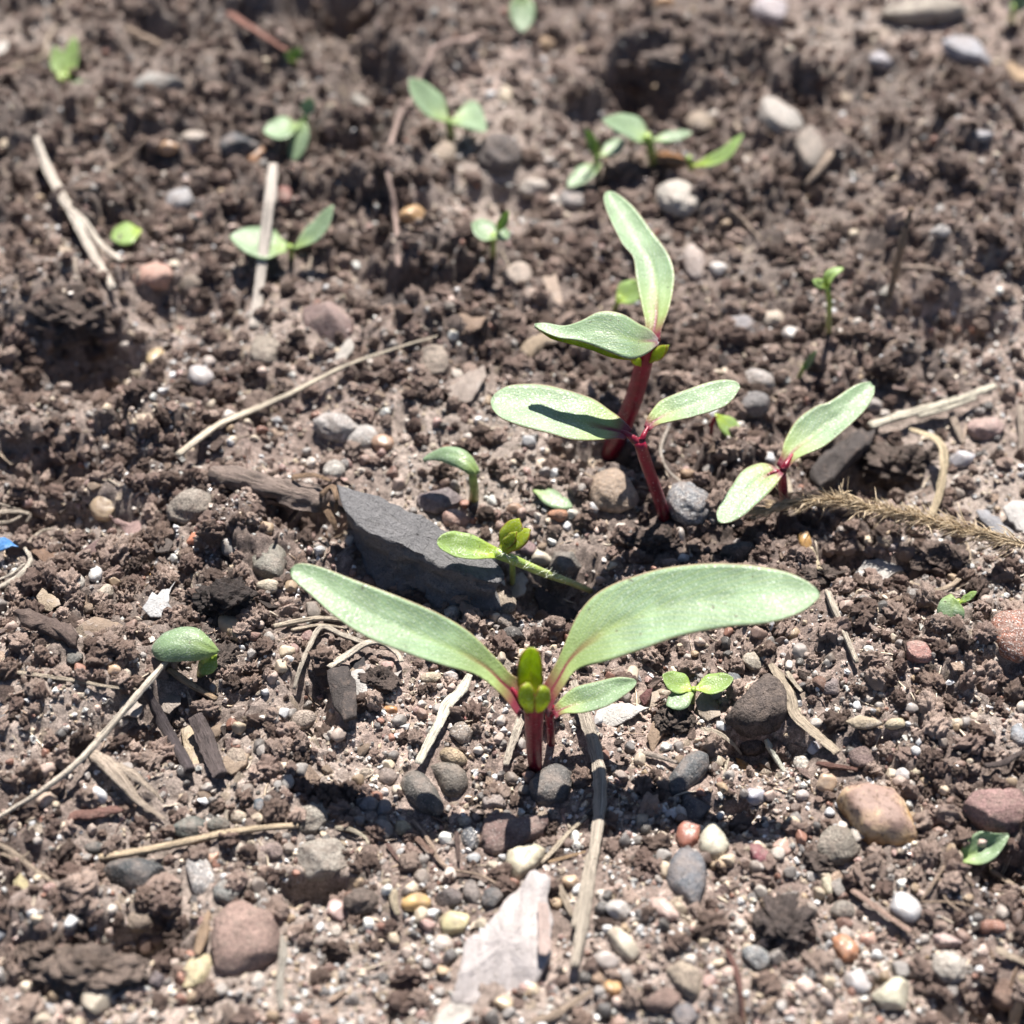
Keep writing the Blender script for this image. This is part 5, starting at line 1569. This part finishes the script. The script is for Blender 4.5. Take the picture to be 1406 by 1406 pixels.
straw("straw", "thin white straw lying by the dried curled leaf", "straw", [(962, 1000), (985, 1006), (1005, 1020), (1018, 1036)], 8, "c8b8a0", strands=[[(1000, 1040), (996, 1056), (993, 1070)]])
straw("straw", "short grey straw behind the smooth dark oval stone", "straw", [(882, 1034), (905, 1040), (930, 1048)], 10, "a8988a")

# ---------------------------------------------------------------- flat pieces: papery chips, bark, leaf litter
L_ = "flat bits of bark and dry leaf"
plate("papery_chip", "large white papery chip with dark specks, at the bottom middle", "chip",
      [(735, 1193), (756, 1207), (752, 1234), (758, 1256), (757, 1310), (735, 1352, -.1), (712, 1370, -.2), (650, 1384, -.2), (618, 1378, -.16), (628, 1338, -.05), (641, 1288), (663, 1277), (678, 1256), (695, 1230), (713, 1218)],
      "d0c8c6", "paper", 0.12, 0.22, 0.06, 0.0, 0.035, 1.1, L_)
plate("papery_chip", "white torn end of paper bark at the very bottom edge", "chip", [(618, 1378), (650, 1384), (648, 1398), (625, 1412), (590, 1415), (600, 1392)], "ded6cc", "paper", 0.06, 0.16, 0.0, 0.02, 0.02, 1.2, L_)
plate("papery_chip", "pinkish flake lying on the right edge of the large white papery chip", "chip", [(738, 1238), (752, 1240), (757, 1300), (750, 1312), (740, 1310)], "c0aca4", "paper", 0.03, 0.30, 0, 0, 0.01, 0.8, L_)
plate("papery_chip", "white flat dry leaf between front leaf and three leaved weed", "chip", [(812, 985), (830, 968), (858, 962), (892, 972), (868, 986), (838, 998), (818, 997)], "dcd8d2", "paper", 0.03, 0.06, 0.02, 0.02, 0.01, 1.0, L_, tilt=(0, .15))
plate("papery_chip", "beige curled leaf bit under the maroon grain", "chip", [(858, 955), (880, 942), (905, 944), (912, 960), (895, 974), (870, 968)], "b8a898", "paper", 0.03, 0.03, 0.02, 0.03, 0.02, 1.0, L_)
plate("bark_flake", "maroon grain of bark on the beige leaf bit", "bark", [(878, 956), (888, 946), (896, 944), (892, 962), (884, 968)], "6c4a48", "bark", 0.06, 0.12, 0.04, 0, 0.01, 0.6, L_)
plate("bark_flake", "grey brown woody chip left of the three leaved weed", "bark", [(893, 1028), (888, 1012), (900, 980), (912, 966), (922, 976), (914, 1004), (898, 1032)], "94806e", "bark", 0.06, 0.08, 0.03, 0, 0.02, 1.0, L_)
plate("papery_chip", "pale crumpled leaf bit under the three leaved weed", "chip", [(955, 962), (968, 948), (984, 958), (990, 985), (972, 990), (960, 978)], "b4a696", "paper", 0.03, 0.06, 0.03, 0.04, 0.02, 1.0, L_)
plate("bark_flake", "black angular leaf chip under the pale ribbon straw", "bark", [(449, 922), (478, 914), (489, 940), (490, 982), (472, 990), (456, 962)], "47413f", "bark", 0.08, 0.10, 0.05, 0.02, 0.03, 1.2, L_)
plate("papery_chip", "white torn bit beside the black angular leaf chip", "chip", [(478, 925), (498, 918), (520, 930), (512, 950), (494, 962), (482, 945)], "c8c4c0", "paper", 0.03, 0.08, 0.02, 0.03, 0.02, 1.4, L_)
plate("papery_chip", "small white torn bit near the tip of the ribbon straw", "chip", [(516, 940), (535, 922), (552, 918), (545, 934), (525, 952)], "c4beb8", "paper", 0.03, 0.08, 0.02, 0.03, 0.02, 1.2, L_)
plate("bark_flake", "small black glossy leaf chip beneath the ribbon straw's bend", "bark", [(480, 910), (500, 900), (506, 918), (486, 924)], "3c3a3c", "bark", 0.05, 0.05, 0.02, 0, 0.02, 1.0, L_)
plate("papery_chip", "white feathery leaf bits above the striped folded leaf", "chip", [(196, 838), (206, 822), (222, 806), (240, 796), (232, 815), (238, 838), (222, 846), (206, 846)], "d0d0d0", "paper", 0.03, 0.05, 0.02, 0.05, 0.03, 2.0, L_)
plate("bark_flake", "long dark bark piece at the left above the thin straw", "bark", [(18, 842), (40, 836), (78, 850), (108, 872), (104, 886), (70, 872), (36, 858)], "5a4c46", "bark", 0.10, 0.08, 0.06, 0, 0.04, 1.4, L_)
plate("bark_flake", "brown bark chip at the left below the blue scrap", "bark", [(42, 756), (58, 750), (88, 766), (84, 778), (60, 772)], "7c6454", "bark", 0.06, 0.05, 0.02, 0, 0.02, 1.0, L_)
plate("bark_flake", "mauve brown bark chip left of the notched pinkish one", "bark", [(112, 758), (130, 742), (155, 732), (150, 752), (132, 768)], "6f5b58", "bark", 0.06, 0.05, 0.02, 0, 0.02, 1.0, L_)
plate("bark_flake", "notched pinkish bark chip in the left hollow", "bark", [(147, 705), (170, 716), (196, 714), (212, 730), (204, 746), (182, 746), (170, 728)], "98807c", "bark", 0.05, 0.10, 0.03, 0, 0.02, 1.2, L_)
plate("bark_flake", "dark flake under the notched pinkish bark chip", "bark", [(208, 742), (224, 736), (238, 744), (232, 756), (214, 758)], "5c5450", "bark", 0.05, 0.05, 0.02, 0, 0.02, 1.0, L_)
plate("wood_chip", "white weathered wood chip right of the big right leaf", "chip", [(1174, 788), (1186, 772), (1206, 768), (1232, 774), (1241, 784), (1218, 796), (1196, 804), (1180, 800)], "d6d2cc", "paper", 0.07, 0.10, 0.03, 0.02, 0.03, 1.4, L_)
plate("wood_chip", "charred black wood piece behind the right beet seedling", "wood", [(1112, 650), (1124, 628), (1150, 605), (1180, 586), (1202, 588), (1196, 606), (1170, 628), (1146, 656), (1126, 664)], "4a4442", "bark", 0.30, 0.22, 0.08, 0, 0.07, 1.4, L_)
plate("wood_chip", "grey blue splintered wood chip at the right edge", "chip", [(1340, 702), (1356, 700), (1376, 718), (1396, 738), (1378, 740), (1358, 722)], "a4a4a8", "paper", 0.05, 0.08, 0.03, 0.02, 0.03, 1.2, L_)
plate("wood_chip", "white splintered wood chip cut by the right edge", "chip", [(1376, 700), (1390, 688), (1412, 690), (1414, 730), (1396, 726)], "d0ccc8", "paper", 0.05, 0.10, 0.03, 0.02, 0.03, 1.2, L_)
plate("dry_leaf", "brown and cream curled dry leaf above the pale blue chip", "leaf", [(1010, 1042), (1024, 1048), (1046, 1062), (1056, 1078), (1040, 1078), (1022, 1066), (1012, 1056)], "b48e60", "paper", 0.03, 0.07, 0.03, 0.05, 0.02, 1.0, L_)
plate("seed_husk", "split pale seed husk lying left of a yellow pebble", "husk", [(1161, 990), (1178, 983), (1200, 986), (1213, 993), (1196, 999), (1174, 998)], "c4b49c", "paper", 0.05, 0.06, 0.05, 0, 0.01, 0.4, L_)
plate("seed_husk", "small open seed husk below the stacked grey stones", "husk", [(394, 1256), (408, 1242), (424, 1238), (426, 1246), (412, 1256), (400, 1260)], "b8a892", "paper", 0.05, 0.06, 0.04, 0, 0.01, 0.4, L_)
plate("seed_husk", "upright yellow seed husk at the far lower left", "husk", [(18, 1208), (26, 1196), (38, 1210), (40, 1228), (30, 1234), (20, 1224)], "c4b890", "paper", 0.06, 0.06, 0.05, 0, 0.01, 0.4, L_)
plate("bark_flake", "grey brown bark sliver leaning on the large pink stone", "bark", [(266, 1308), (270, 1282), (286, 1250), (290, 1256), (284, 1290), (272, 1312)], "98826c", "bark", 0.05, 0.08, 0.02, 0, 0.02, 0.8, L_)
plate("papery_chip", "pale spotted bark inlay between the arms of the black twig", "chip", [(248, 1002), (262, 995), (274, 1010), (282, 1050), (278, 1066), (264, 1062), (254, 1034)], "c8b69c", "paper", 0.05, 0.10, 0.03, 0, 0.02, 1.0, L_)
plate("bark_flake", "tan bark bit at the right arm of the black twig", "bark", [(306, 1040), (322, 1030), (342, 1036), (338, 1050), (318, 1064), (306, 1060)], "a08e7c", "bark", 0.05, 0.06, 0.03, 0, 0.02, 1.0, L_)
plate("papery_chip", "white translucent leaf scrap under the long left straw", "chip", [(158, 962), (176, 952), (196, 966), (190, 986), (168, 984)], "bcb2a8", "paper", 0.03, 0.04, 0.02, 0.02, 0.02, 1.4, L_)
plate("papery_chip", "grey leaf scrap above the forked black twig", "chip", [(216, 960), (234, 948), (250, 946), (248, 968), (232, 978), (220, 974)], "a89c92", "paper", 0.03, 0.04, 0.02, 0.02, 0.02, 1.4, L_)
plate("bark_flake", "reddish bark shred under the stalk husk", "bark", [(78, 1122), (110, 1112), (160, 1106), (170, 1112), (130, 1122), (92, 1126)], "765850", "bark", 0.04, 0.05, 0.02, 0, 0.02, 1.4, L_)
plate("dark_leaf", "crumpled black leaf litter right of the two round pebbles", "leaf", [(733, 820), (744, 808), (764, 818), (792, 838), (788, 852), (762, 854), (744, 844)], "3e3a3c", "bark", 0.04, 0.10, 0.04, 0.04, 0.03, 1.4, L_)
plate("papery_chip", "white scrap beneath the hairy weed's root", "chip", [(700, 790), (716, 782), (726, 796), (720, 818), (704, 822), (696, 806)], "c4bfb6", "paper", 0.05, 0.12, 0.03, 0.02, 0.03, 1.4, L_)
plate("papery_chip", "tan curled bark scrap under the folded rear leaf", "chip", [(714, 480), (732, 464), (752, 452), (780, 458), (776, 470), (748, 472), (728, 488)], "a8957e", "paper", 0.04, 0.12, 0.03, 0.05, 0.02, 1.2, L_)
plate("papery_chip", "whitish chip left of the dull red stone's foot", "chip", [(458, 496), (468, 476), (480, 464), (486, 474), (474, 494), (462, 502)], "c0bab2", "paper", 0.05, 0.06, 0.02, 0, 0.02, 1.0, L_)
plate("bark_flake", "black bark scrap with a lit edge, middle left", "bark", [(520, 412), (545, 402), (580, 390), (566, 410), (552, 440), (528, 448)], "3e3634", "bark", 0.05, 0.10, 0.03, 0, 0.03, 1.2, L_)
plate("bark_flake", "thin brown leaf bits right of the black bark scrap", "bark", [(612, 440), (640, 428), (668, 436), (660, 452), (630, 456)], "8a7666", "bark", 0.04, 0.08, 0.03, 0.03, 0.02, 1.2, L_)
plate("papery_chip", "pale fallen chips in front of the rear seedling, left", "chip", [(612, 536), (640, 512), (664, 500), (668, 520), (648, 548), (624, 552)], "a89a90", "paper", 0.04, 0.04, 0.03, 0.02, 0.03, 1.6, L_)
plate("papery_chip", "blurred tan chip behind the rear folded leaf", "chip", [(745, 380), (762, 372), (772, 410), (768, 436), (752, 424)], "b4a090", "paper", 0.05, 0.08, 0.02, 0, 0.02, 1.0, L_)
plate("blue_scrap", "small bright blue plastic scrap at the left edge", "scrap", [(-8, 742), (6, 738), (18, 744), (26, 752), (8, 754), (-8, 756)], "4a86c4", "plastic", 0.03, 0.22, 0.02, 0.03, 0.01, 1.0)
plate("papery_chip", "far tan flake, top right edge", "chip", [(1380, 86), (1400, 92), (1412, 96), (1410, 112), (1392, 108)], "b49878", "paper", 0.04, 0.10, 0.02, 0.02, 0.02, 1.0, L_)
plate("dry_leaf", "pale fibrous leaf litter left of the striped folded leaf", "leaf", [(108, 862), (130, 848), (160, 850), (176, 868), (150, 880), (122, 878)], "a08c7a", "paper", 0.03, 0.05, 0.02, 0.05, 0.03, 2.0, L_)
plate("dry_leaf", "torn tan leaf sheath below the thin bark strip, left", "leaf", [(50, 820), (62, 800), (72, 812), (84, 832), (70, 838), (54, 832)], "bcaa94", "paper", 0.03, 0.06, 0.03, 0.05, 0.03, 1.6, L_)

# ---------------------------------------------------------------- rolled bark behind the slate
def bark_roll():
    zb = g(380, 692)[2]
    e = empty("bark_roll", at(380, 690, zb), "rolled piece of brown bark with a torn end, behind the slate", "bark")
    org = np.array(e.location) / U
    C = crom([at(x, y, zb + h) for x, y, h in [(298, 656, .2), (330, 662, .26), (370, 672, .3), (410, 682, .32), (446, 690, .34)]], 26)
    s = cmpx(C[0])
    R = 21 * s * (1 + 0.22 * fbm(np.arange(26) / 4.0, np.arange(26) * 0, 77, 3))
    v, f, uv = tube(C, R, 18, 0.8, 5, 0.09)
    v[:-2] += (v[:-2] - np.repeat(C, 19, 0)) * (0.6 * fbm(uv[:-2, 0] * 9, uv[:-2, 1] * 14, 78, 3))[:, None]
    b = obj("bark", mesh_np("bark", v - org, f, uv), M["twig"], e, color=srgb("7a6c64"))
    for k, pts in enumerate([[(440, 680, .5), (456, 668, .66), (462, 684, .7), (460, 704, .5)], [(402, 655, .5), (430, 652, .58), (455, 660, .62)], [(452, 690, .5), (470, 700, .46), (486, 712, .40)], [(448, 700, .3), (458, 716, .2), (462, 730, .1)]]):
        C = crom([at(x, y, zb + h) for x, y, h in pts], 12)
        v, f, uv = tube(C, np.linspace(6, 2.5, 12) * s, 7, 0.4, k, 0.1)
        obj("torn_strip", mesh_np("torn_strip", v - org, f, uv), M["twig"], e, color=srgb("9a8068"))


bark_roll()


# ---------------------------------------------------------------- hairy dead grass head on the right
def grass_head():
    zb = g(1300, 735)[2]
    e = empty("grass_head", at(1260, 730, zb), "hairy dead grass seed head lying across the right edge", "grass head")
    org = np.array(e.location) / U
    pts = [(1040, 700, .12), (1119, 688, .2), (1165, 692, .26), (1208, 700, .3), (1255, 709, .3), (1300, 722, .28), (1350, 734, .26), (1412, 750, .24)]
    P = np.array([at(x, y, max(g(x, y)[2], zb) * 0.5 + zb * 0.5 + h + 0.40) for x, y, h in pts])
    C = crom(P, 60)
    s = cmpx(C[30])
    v, f, uv = tube(C, 3.0 * s, 7)
    obj("stalk", mesh_np("stalk", v - org, f, uv), M["straw"], e, color=srgb("a89070"))
    parts = []
    T = np.gradient(C, axis=0); T /= np.linalg.norm(T, axis=1)[:, None]
    for _ in range(900):
        k = int(rw.uniform(0, 1) ** 0.9 * 59)
        dens = np.clip(k / 12, 0.25, 1)
        d = -T[k] * rw.uniform(0.5, 1.2) + rw.normal(0, 0.38, 3) * np.array([1, 1, 0.8]) * dens
        d /= np.linalg.norm(d)
        ln = rw.uniform(14, 40) * s
        p = C[k] + rw.normal(0, 3 * s, 3)
        q = p + d * ln
        m = 0.5 * (p + q) + rw.normal(0, 0.09 * ln, 3)
        r = rw.uniform(0.6, 1.2) * s
        parts.append(tube(np.array([p, m, q]), [r, r * 0.8, r * 0.2], 3))
    v, f, uv = merge(parts)
    o = obj("bristles", mesh_np("bristles", v - org, f, uv), M["fibre"], e, color=srgb("ccb898"))
    o["kind"] = "stuff"


grass_head()


# ---------------------------------------------------------------- loose small matter nobody could count: crumbs, grit, sand, fibres, litter
EX = np.array(EXCL)


def clear_of_things(x, y):
    ok = np.ones(len(x), bool)
    for a in range(0, len(x), 4000):
        d2 = (x[a:a + 4000, None] - EX[None, :, 0]) ** 2 + (y[a:a + 4000, None] - EX[None, :, 1]) ** 2
        ok[a:a + 4000] = ~(d2 < EX[None, :, 2] ** 2).any(1)
    return ok



def swarm(name, n, rad, variants, mat, palette, label, r, sink, keep=None, squash=(0.6, 1.0), smooth=True):
    x, y = scatter_spots(n, r)
    m = clear_of_things(x, y)
    if keep is not None:
        m &= keep(x, y)
    x, y = x[m], y[m]
    n = len(x)
    z = terrain(x, y)
    rr = rad(n, r)
    rot = rand_rot(n, r)
    sc = r.uniform(squash[0], 1.0, (n, 3))
    pick = r.integers(0, len(variants), n)
    colr = palette[r.integers(0, len(palette), n)] * r.uniform(0.75, 1.2, (n, 1))
    V, F, C, base = [], [], [], 0
    for k, (bv, bf) in enumerate(variants):
        m = np.nonzero(pick == k)[0]
        if not len(m):
            continue
        vv = bv[None] * (sc[m] * rr[m, None])[:, None, :]
        vv = np.einsum("nij,nkj->nki", rot[m], vv) + np.stack([x[m], y[m], z[m] + sink * rr[m]], 1)[:, None, :]
        nv = bv.shape[0]
        V.append(vv.reshape(-1, 3))
        F.append((bf[None] + (np.arange(len(m)) * nv)[:, None, None] + base).reshape(-1, 3))
        C.append(np.repeat(colr[m], nv, 0))
        base += nv * len(m)
    o = obj(name, mesh_np(name, np.concatenate(V), np.concatenate(F), col=np.concatenate(C), smooth=smooth), mat)
    return tag(o, label, name.replace("_", " "), None, "stuff")


r1 = np.random.default_rng(21)
soil_pal = 1.3 * np.array([1.045, 0.98, 0.96]) * np.array([srgb(h) for h in ("6a5c55", "786a61", "877870", "5e524b", "94867d", "a09288")])


def gn_swarm(name, n, rad, variants, mat, palette, label, r, sink, keep=None, squash=(0.6, 1.0)):
    """uncountable crumbs: one object whose geometry nodes put finely modelled crumbs on its points"""
    x, y = scatter_spots(n, r)
    m = clear_of_things(x, y)
    if keep is not None:
        m &= keep(x, y)
    x, y = x[m], y[m]
    n = len(x)
    rr = rad(n, r)
    z = terrain(x, y) + sink * rr
    me = bpy.data.meshes.new(name)
    me.vertices.add(n)
    me.vertices.foreach_set("co", (np.stack([x, y, z], 1) * U).astype(np.float32).ravel())
    for an, typ, key, val in (("rot", "FLOAT_VECTOR", "vector", r.uniform(0, 6.28, (n, 3))), ("scl", "FLOAT_VECTOR", "vector", r.uniform(squash[0], 1.0, (n, 3)) * rr[:, None]),
                              ("tint", "FLOAT_COLOR", "color", np.hstack([palette[r.integers(0, len(palette), n)] * r.uniform(0.75, 1.25, (n, 1)), np.ones((n, 1))])),
                              ("pick", "INT", "value", r.integers(0, len(variants), n))):
        a = me.attributes.new(an, typ, "POINT")
        a.data.foreach_set(key, np.asarray(val, np.int32 if typ == "INT" else np.float32).ravel())
    lib = bpy.data.collections.new(name + "_shapes")
    for k, (v, f) in enumerate(variants):
        m2 = mesh_np(name + "_shape", v, f); m2.materials.append(mat)
        lib.objects.link(bpy.data.objects.new("%s_shape_%02d" % (name, k), m2))
    o = obj(name, me, mat)
    tr = bpy.data.node_groups.new(name, "GeometryNodeTree")
    tr.interface.new_socket("Geometry", in_out="INPUT", socket_type="NodeSocketGeometry")
    tr.interface.new_socket("Geometry", in_out="OUTPUT", socket_type="NodeSocketGeometry")
    N = tr.nodes
    gi, go = N.new("NodeGroupInput"), N.new("NodeGroupOutput")
    ip, ci = N.new("GeometryNodeInstanceOnPoints"), N.new("GeometryNodeCollectionInfo")
    ci.inputs["Collection"].default_value = lib
    ci.inputs["Separate Children"].default_value = True
    ci.inputs["Reset Children"].default_value = True
    ip.inputs["Pick Instance"].default_value = True

    def attr(nm, typ):
        q = N.new("GeometryNodeInputNamedAttribute"); q.data_type = typ; q.inputs["Name"].default_value = nm
        return q.outputs["Attribute"]
    er = N.new("FunctionNodeEulerToRotation")
    L = tr.links
    L.new(gi.outputs[0], ip.inputs["Points"]); L.new(ci.outputs[0], ip.inputs["Instance"])
    L.new(attr("pick", "INT"), ip.inputs["Instance Index"])
    L.new(attr("rot", "FLOAT_VECTOR"), er.inputs[0]); L.new(er.outputs[0], ip.inputs["Rotation"])
    L.new(attr("scl", "FLOAT_VECTOR"), ip.inputs["Scale"])
    L.new(ip.outputs[0], go.inputs[0])
    o.modifiers.new("crumbs", "NODES").node_group = tr
    return tag(o, label, name.replace("_", " "), None, "stuff")


def crumb_shape(r):
    v, f = ICO[4]
    s = int(r.integers(1, 10 ** 6))
    h = 0.45 * noise3(v, 1.2, s) + 0.34 * noise3(v, 3.2, s + 5) + 0.22 * noise3(v, 8.0, s + 11)
    return v * np.clip(0.9 + h, 0.25, 1.8)[:, None], f


gn_swarm("soil_crumbs", 36000, lambda n, r: 0.025 + 0.15 * r.uniform(0, 1, n) ** 3.4 + 0.10 * r.uniform(0, 1, n) ** 16, [crumb_shape(r1) for _ in range(16)], M["crumb"],
         soil_pal, "loose dark brown soil crumbs strewn over the ground", r1, 0.25,
         keep=lambda x, y: r1.uniform(0, 1, len(x)) < 0.20 + 0.80 * clumpy(x, y))
sand_pal = np.array([srgb(h) for h in ("c8bcae", "b5a99e", "a09890", "dcd4ca", "b09888", "cbb695", "8d847e", "bf9f8d", "7a726c", "eae6e0", "9a948f", "c8b088", "a87c70", "d8ccc0")])


sand_pal = 0.85 * (0.55 * sand_pal + 0.45 * (sand_pal @ np.array([0.3, 0.55, 0.15]))[:, None] * np.array([1.05, 0.99, 0.94]))
sand_pal = np.clip(sand_pal, 0.11, 0.50)


grit_pal = np.vstack([sand_pal, 0.7 * np.array([srgb(h) for h in ("8a6f64", "a07868", "6e6a68", "b09a80", "77655c", "968a80", "5c5854", "9c8478")])])


def shard(r, amt):
    v, f = ICO[1]
    return v * (1 + 0.10 * r.normal(size=(len(v), 1))) + r.normal(0, amt, v.shape), f


swarm("sand_grains", 96000, lambda n, r: 0.012 + 0.040 * r.uniform(0, 1, n) ** 2.4, [shard(r1, 0.26) for _ in range(16)], M["grain"], sand_pal,
      "pale glassy grains of quartz sand strewn over the soil", r1, 0.35, smooth=False,
      keep=lambda x, y: r1.uniform(0, 1, len(x)) < (1.05 - 0.70 * clumpy(x, y)) * np.clip(0.75 + 1.3 * fbm(x / 1.6, y / 1.6, 801, 3), 0.25, 1.2))
gn_swarm("grit", 21000, lambda n, r: 0.030 + 0.085 * r.uniform(0, 1, n) ** 2.6, [blob(3, "a", r1) for _ in range(20)], M["grit"], grit_pal,
      "coarse grit of small worn stones strewn over the soil", r1, 0.25,
      keep=lambda x, y: r1.uniform(0, 1, len(x)) < (1.0 - 0.5 * clumpy(x, y)) * np.clip(0.8 + 1.2 * fbm(x / 1.9, y / 1.9, 811, 3), 0.3, 1.2))


def fibres(name, n, r, label, palette):
    x, y = scatter_spots(n, r)
    m = clear_of_things(x, y); x, y = x[m], y[m]
    n = len(x)
    ang = r.uniform(0, 2 * np.pi, n)
    ln = 0.12 + 0.55 * r.uniform(0, 1, n) ** 2
    rad = 0.004 + 0.011 * r.uniform(0, 1, n) ** 2
    bend = r.normal(0, 0.35, n)
    K, S = 6, 4
    tt = np.linspace(-0.5, 0.5, K)
    a = ang[:, None] + bend[:, None] * tt[None] * 2
    px = x[:, None] + np.cumsum(np.cos(a), 1) * ln[:, None] / K
    py = y[:, None] + np.cumsum(np.sin(a), 1) * ln[:, None] / K
    pz = terrain(px.ravel(), py.ravel()).reshape(px.shape)
    pz = np.maximum(pz, 0.5 * pz + 0.5 * pz.mean(1, keepdims=True)) + rad[:, None]
    phi = np.arange(S) * 2 * np.pi / S
    sx, sy = -np.sin(a), np.cos(a)
    taper = (1 - 0.5 * np.abs(tt * 2) ** 3)[None, :] * rad[:, None]
    ox = sx[..., None] * np.cos(phi) * taper[..., None]
    oy = sy[..., None] * np.cos(phi) * taper[..., None]
    oz = np.sin(phi)[None, None] * taper[..., None] * 0.7
    V = np.stack([px[..., None] + ox, py[..., None] + oy, pz[..., None] + oz], -1).reshape(-1, 3)
    b = (np.arange(n) * K * S)[:, None, None] + (np.arange(K - 1) * S)[None, :, None]
    j = np.arange(S)[None, None]
    j2 = (j + 1) % S
    F = np.stack([b + j, b + j2, b + S + j2, b + S + j], -1).reshape(-1, 4)
    C = np.repeat(palette[r.integers(0, len(palette), n)] * r.uniform(0.7, 1.15, (n, 1)), K * S, 0)
    o = obj(name, mesh_np(name, V, F, col=C), M["grain"])
    return tag(o, label, "plant debris", None, "stuff")


fibres("plant_debris", 3600, r1, "fine broken straw bits and root threads strewn over the soil",
       np.array([srgb(h) for h in ("a08a78", "b8a48e", "84705f", "d0c2ac", "6b5850", "c4b6a2")]))


def flakes(name, n, r, label, palette):
    """thin angular bits of bark and leaf litter"""
    x, y = scatter_spots(n, r)
    m = clear_of_things(x, y); x, y = x[m], y[m]
    n = len(x)
    z = terrain(x, y)
    S = 6
    phi = np.arange(S) * 2 * np.pi / S + r.uniform(-0.35, 0.35, (n, S))
    rad = (0.04 + 0.10 * r.uniform(0, 1, n) ** 2)[:, None] * r.uniform(0.55, 1.25, (n, S))
    el = r.uniform(0.35, 1.0, n)[:, None]
    lx, ly = np.cos(phi) * rad, np.sin(phi) * rad * el
    th = 0.012
    top = np.stack([lx, ly, np.full_like(lx, th) + 0.02 * r.normal(size=lx.shape)], -1)
    bot = top - np.array([0, 0, 2 * th])
    L = np.concatenate([top, bot], 1)
    tilt = r.normal(0, 0.4, (n, 2)); yaw = r.uniform(0, 6.28, n)
    cz, sz = np.cos(yaw), np.sin(yaw)
    X = L[..., 0] * cz[:, None] - L[..., 1] * sz[:, None]
    Y = L[..., 0] * sz[:, None] + L[..., 1] * cz[:, None]
    Z = L[..., 2] + X * tilt[:, :1] + Y * tilt[:, 1:]
    V = np.stack([X + x[:, None], Y + y[:, None], Z + (z + 0.02)[:, None]], -1).reshape(-1, 3)
    b = (np.arange(n) * 2 * S)[:, None]
    T = [np.stack([b[:, 0], b[:, 0] + k, b[:, 0] + k + 1], 1) for k in range(1, S - 1)]
    Q = [np.stack([b[:, 0] + k, b[:, 0] + S + k, b[:, 0] + S + (k + 1) % S, b[:, 0] + (k + 1) % S], 1) for k in range(S)]
    C = np.repeat(palette[r.integers(0, len(palette), n)] * r.uniform(0.7, 1.2, (n, 1)), 2 * S, 0)
    o = obj(name, mesh_np(name, V, [np.concatenate(T), np.concatenate(Q)], col=C, smooth=False), M["soil"])
    return tag(o, label, "leaf litter", None, "stuff")


flakes("leaf_litter", 3400, r1, "small dry brown bark flakes and leaf bits lying on the soil",
       np.array([srgb(h) for h in ("6e5e56", "82706a", "9c8878", "5a4c46", "b4a492", "8a7a70", "4c423e", "c0b2a2")]))
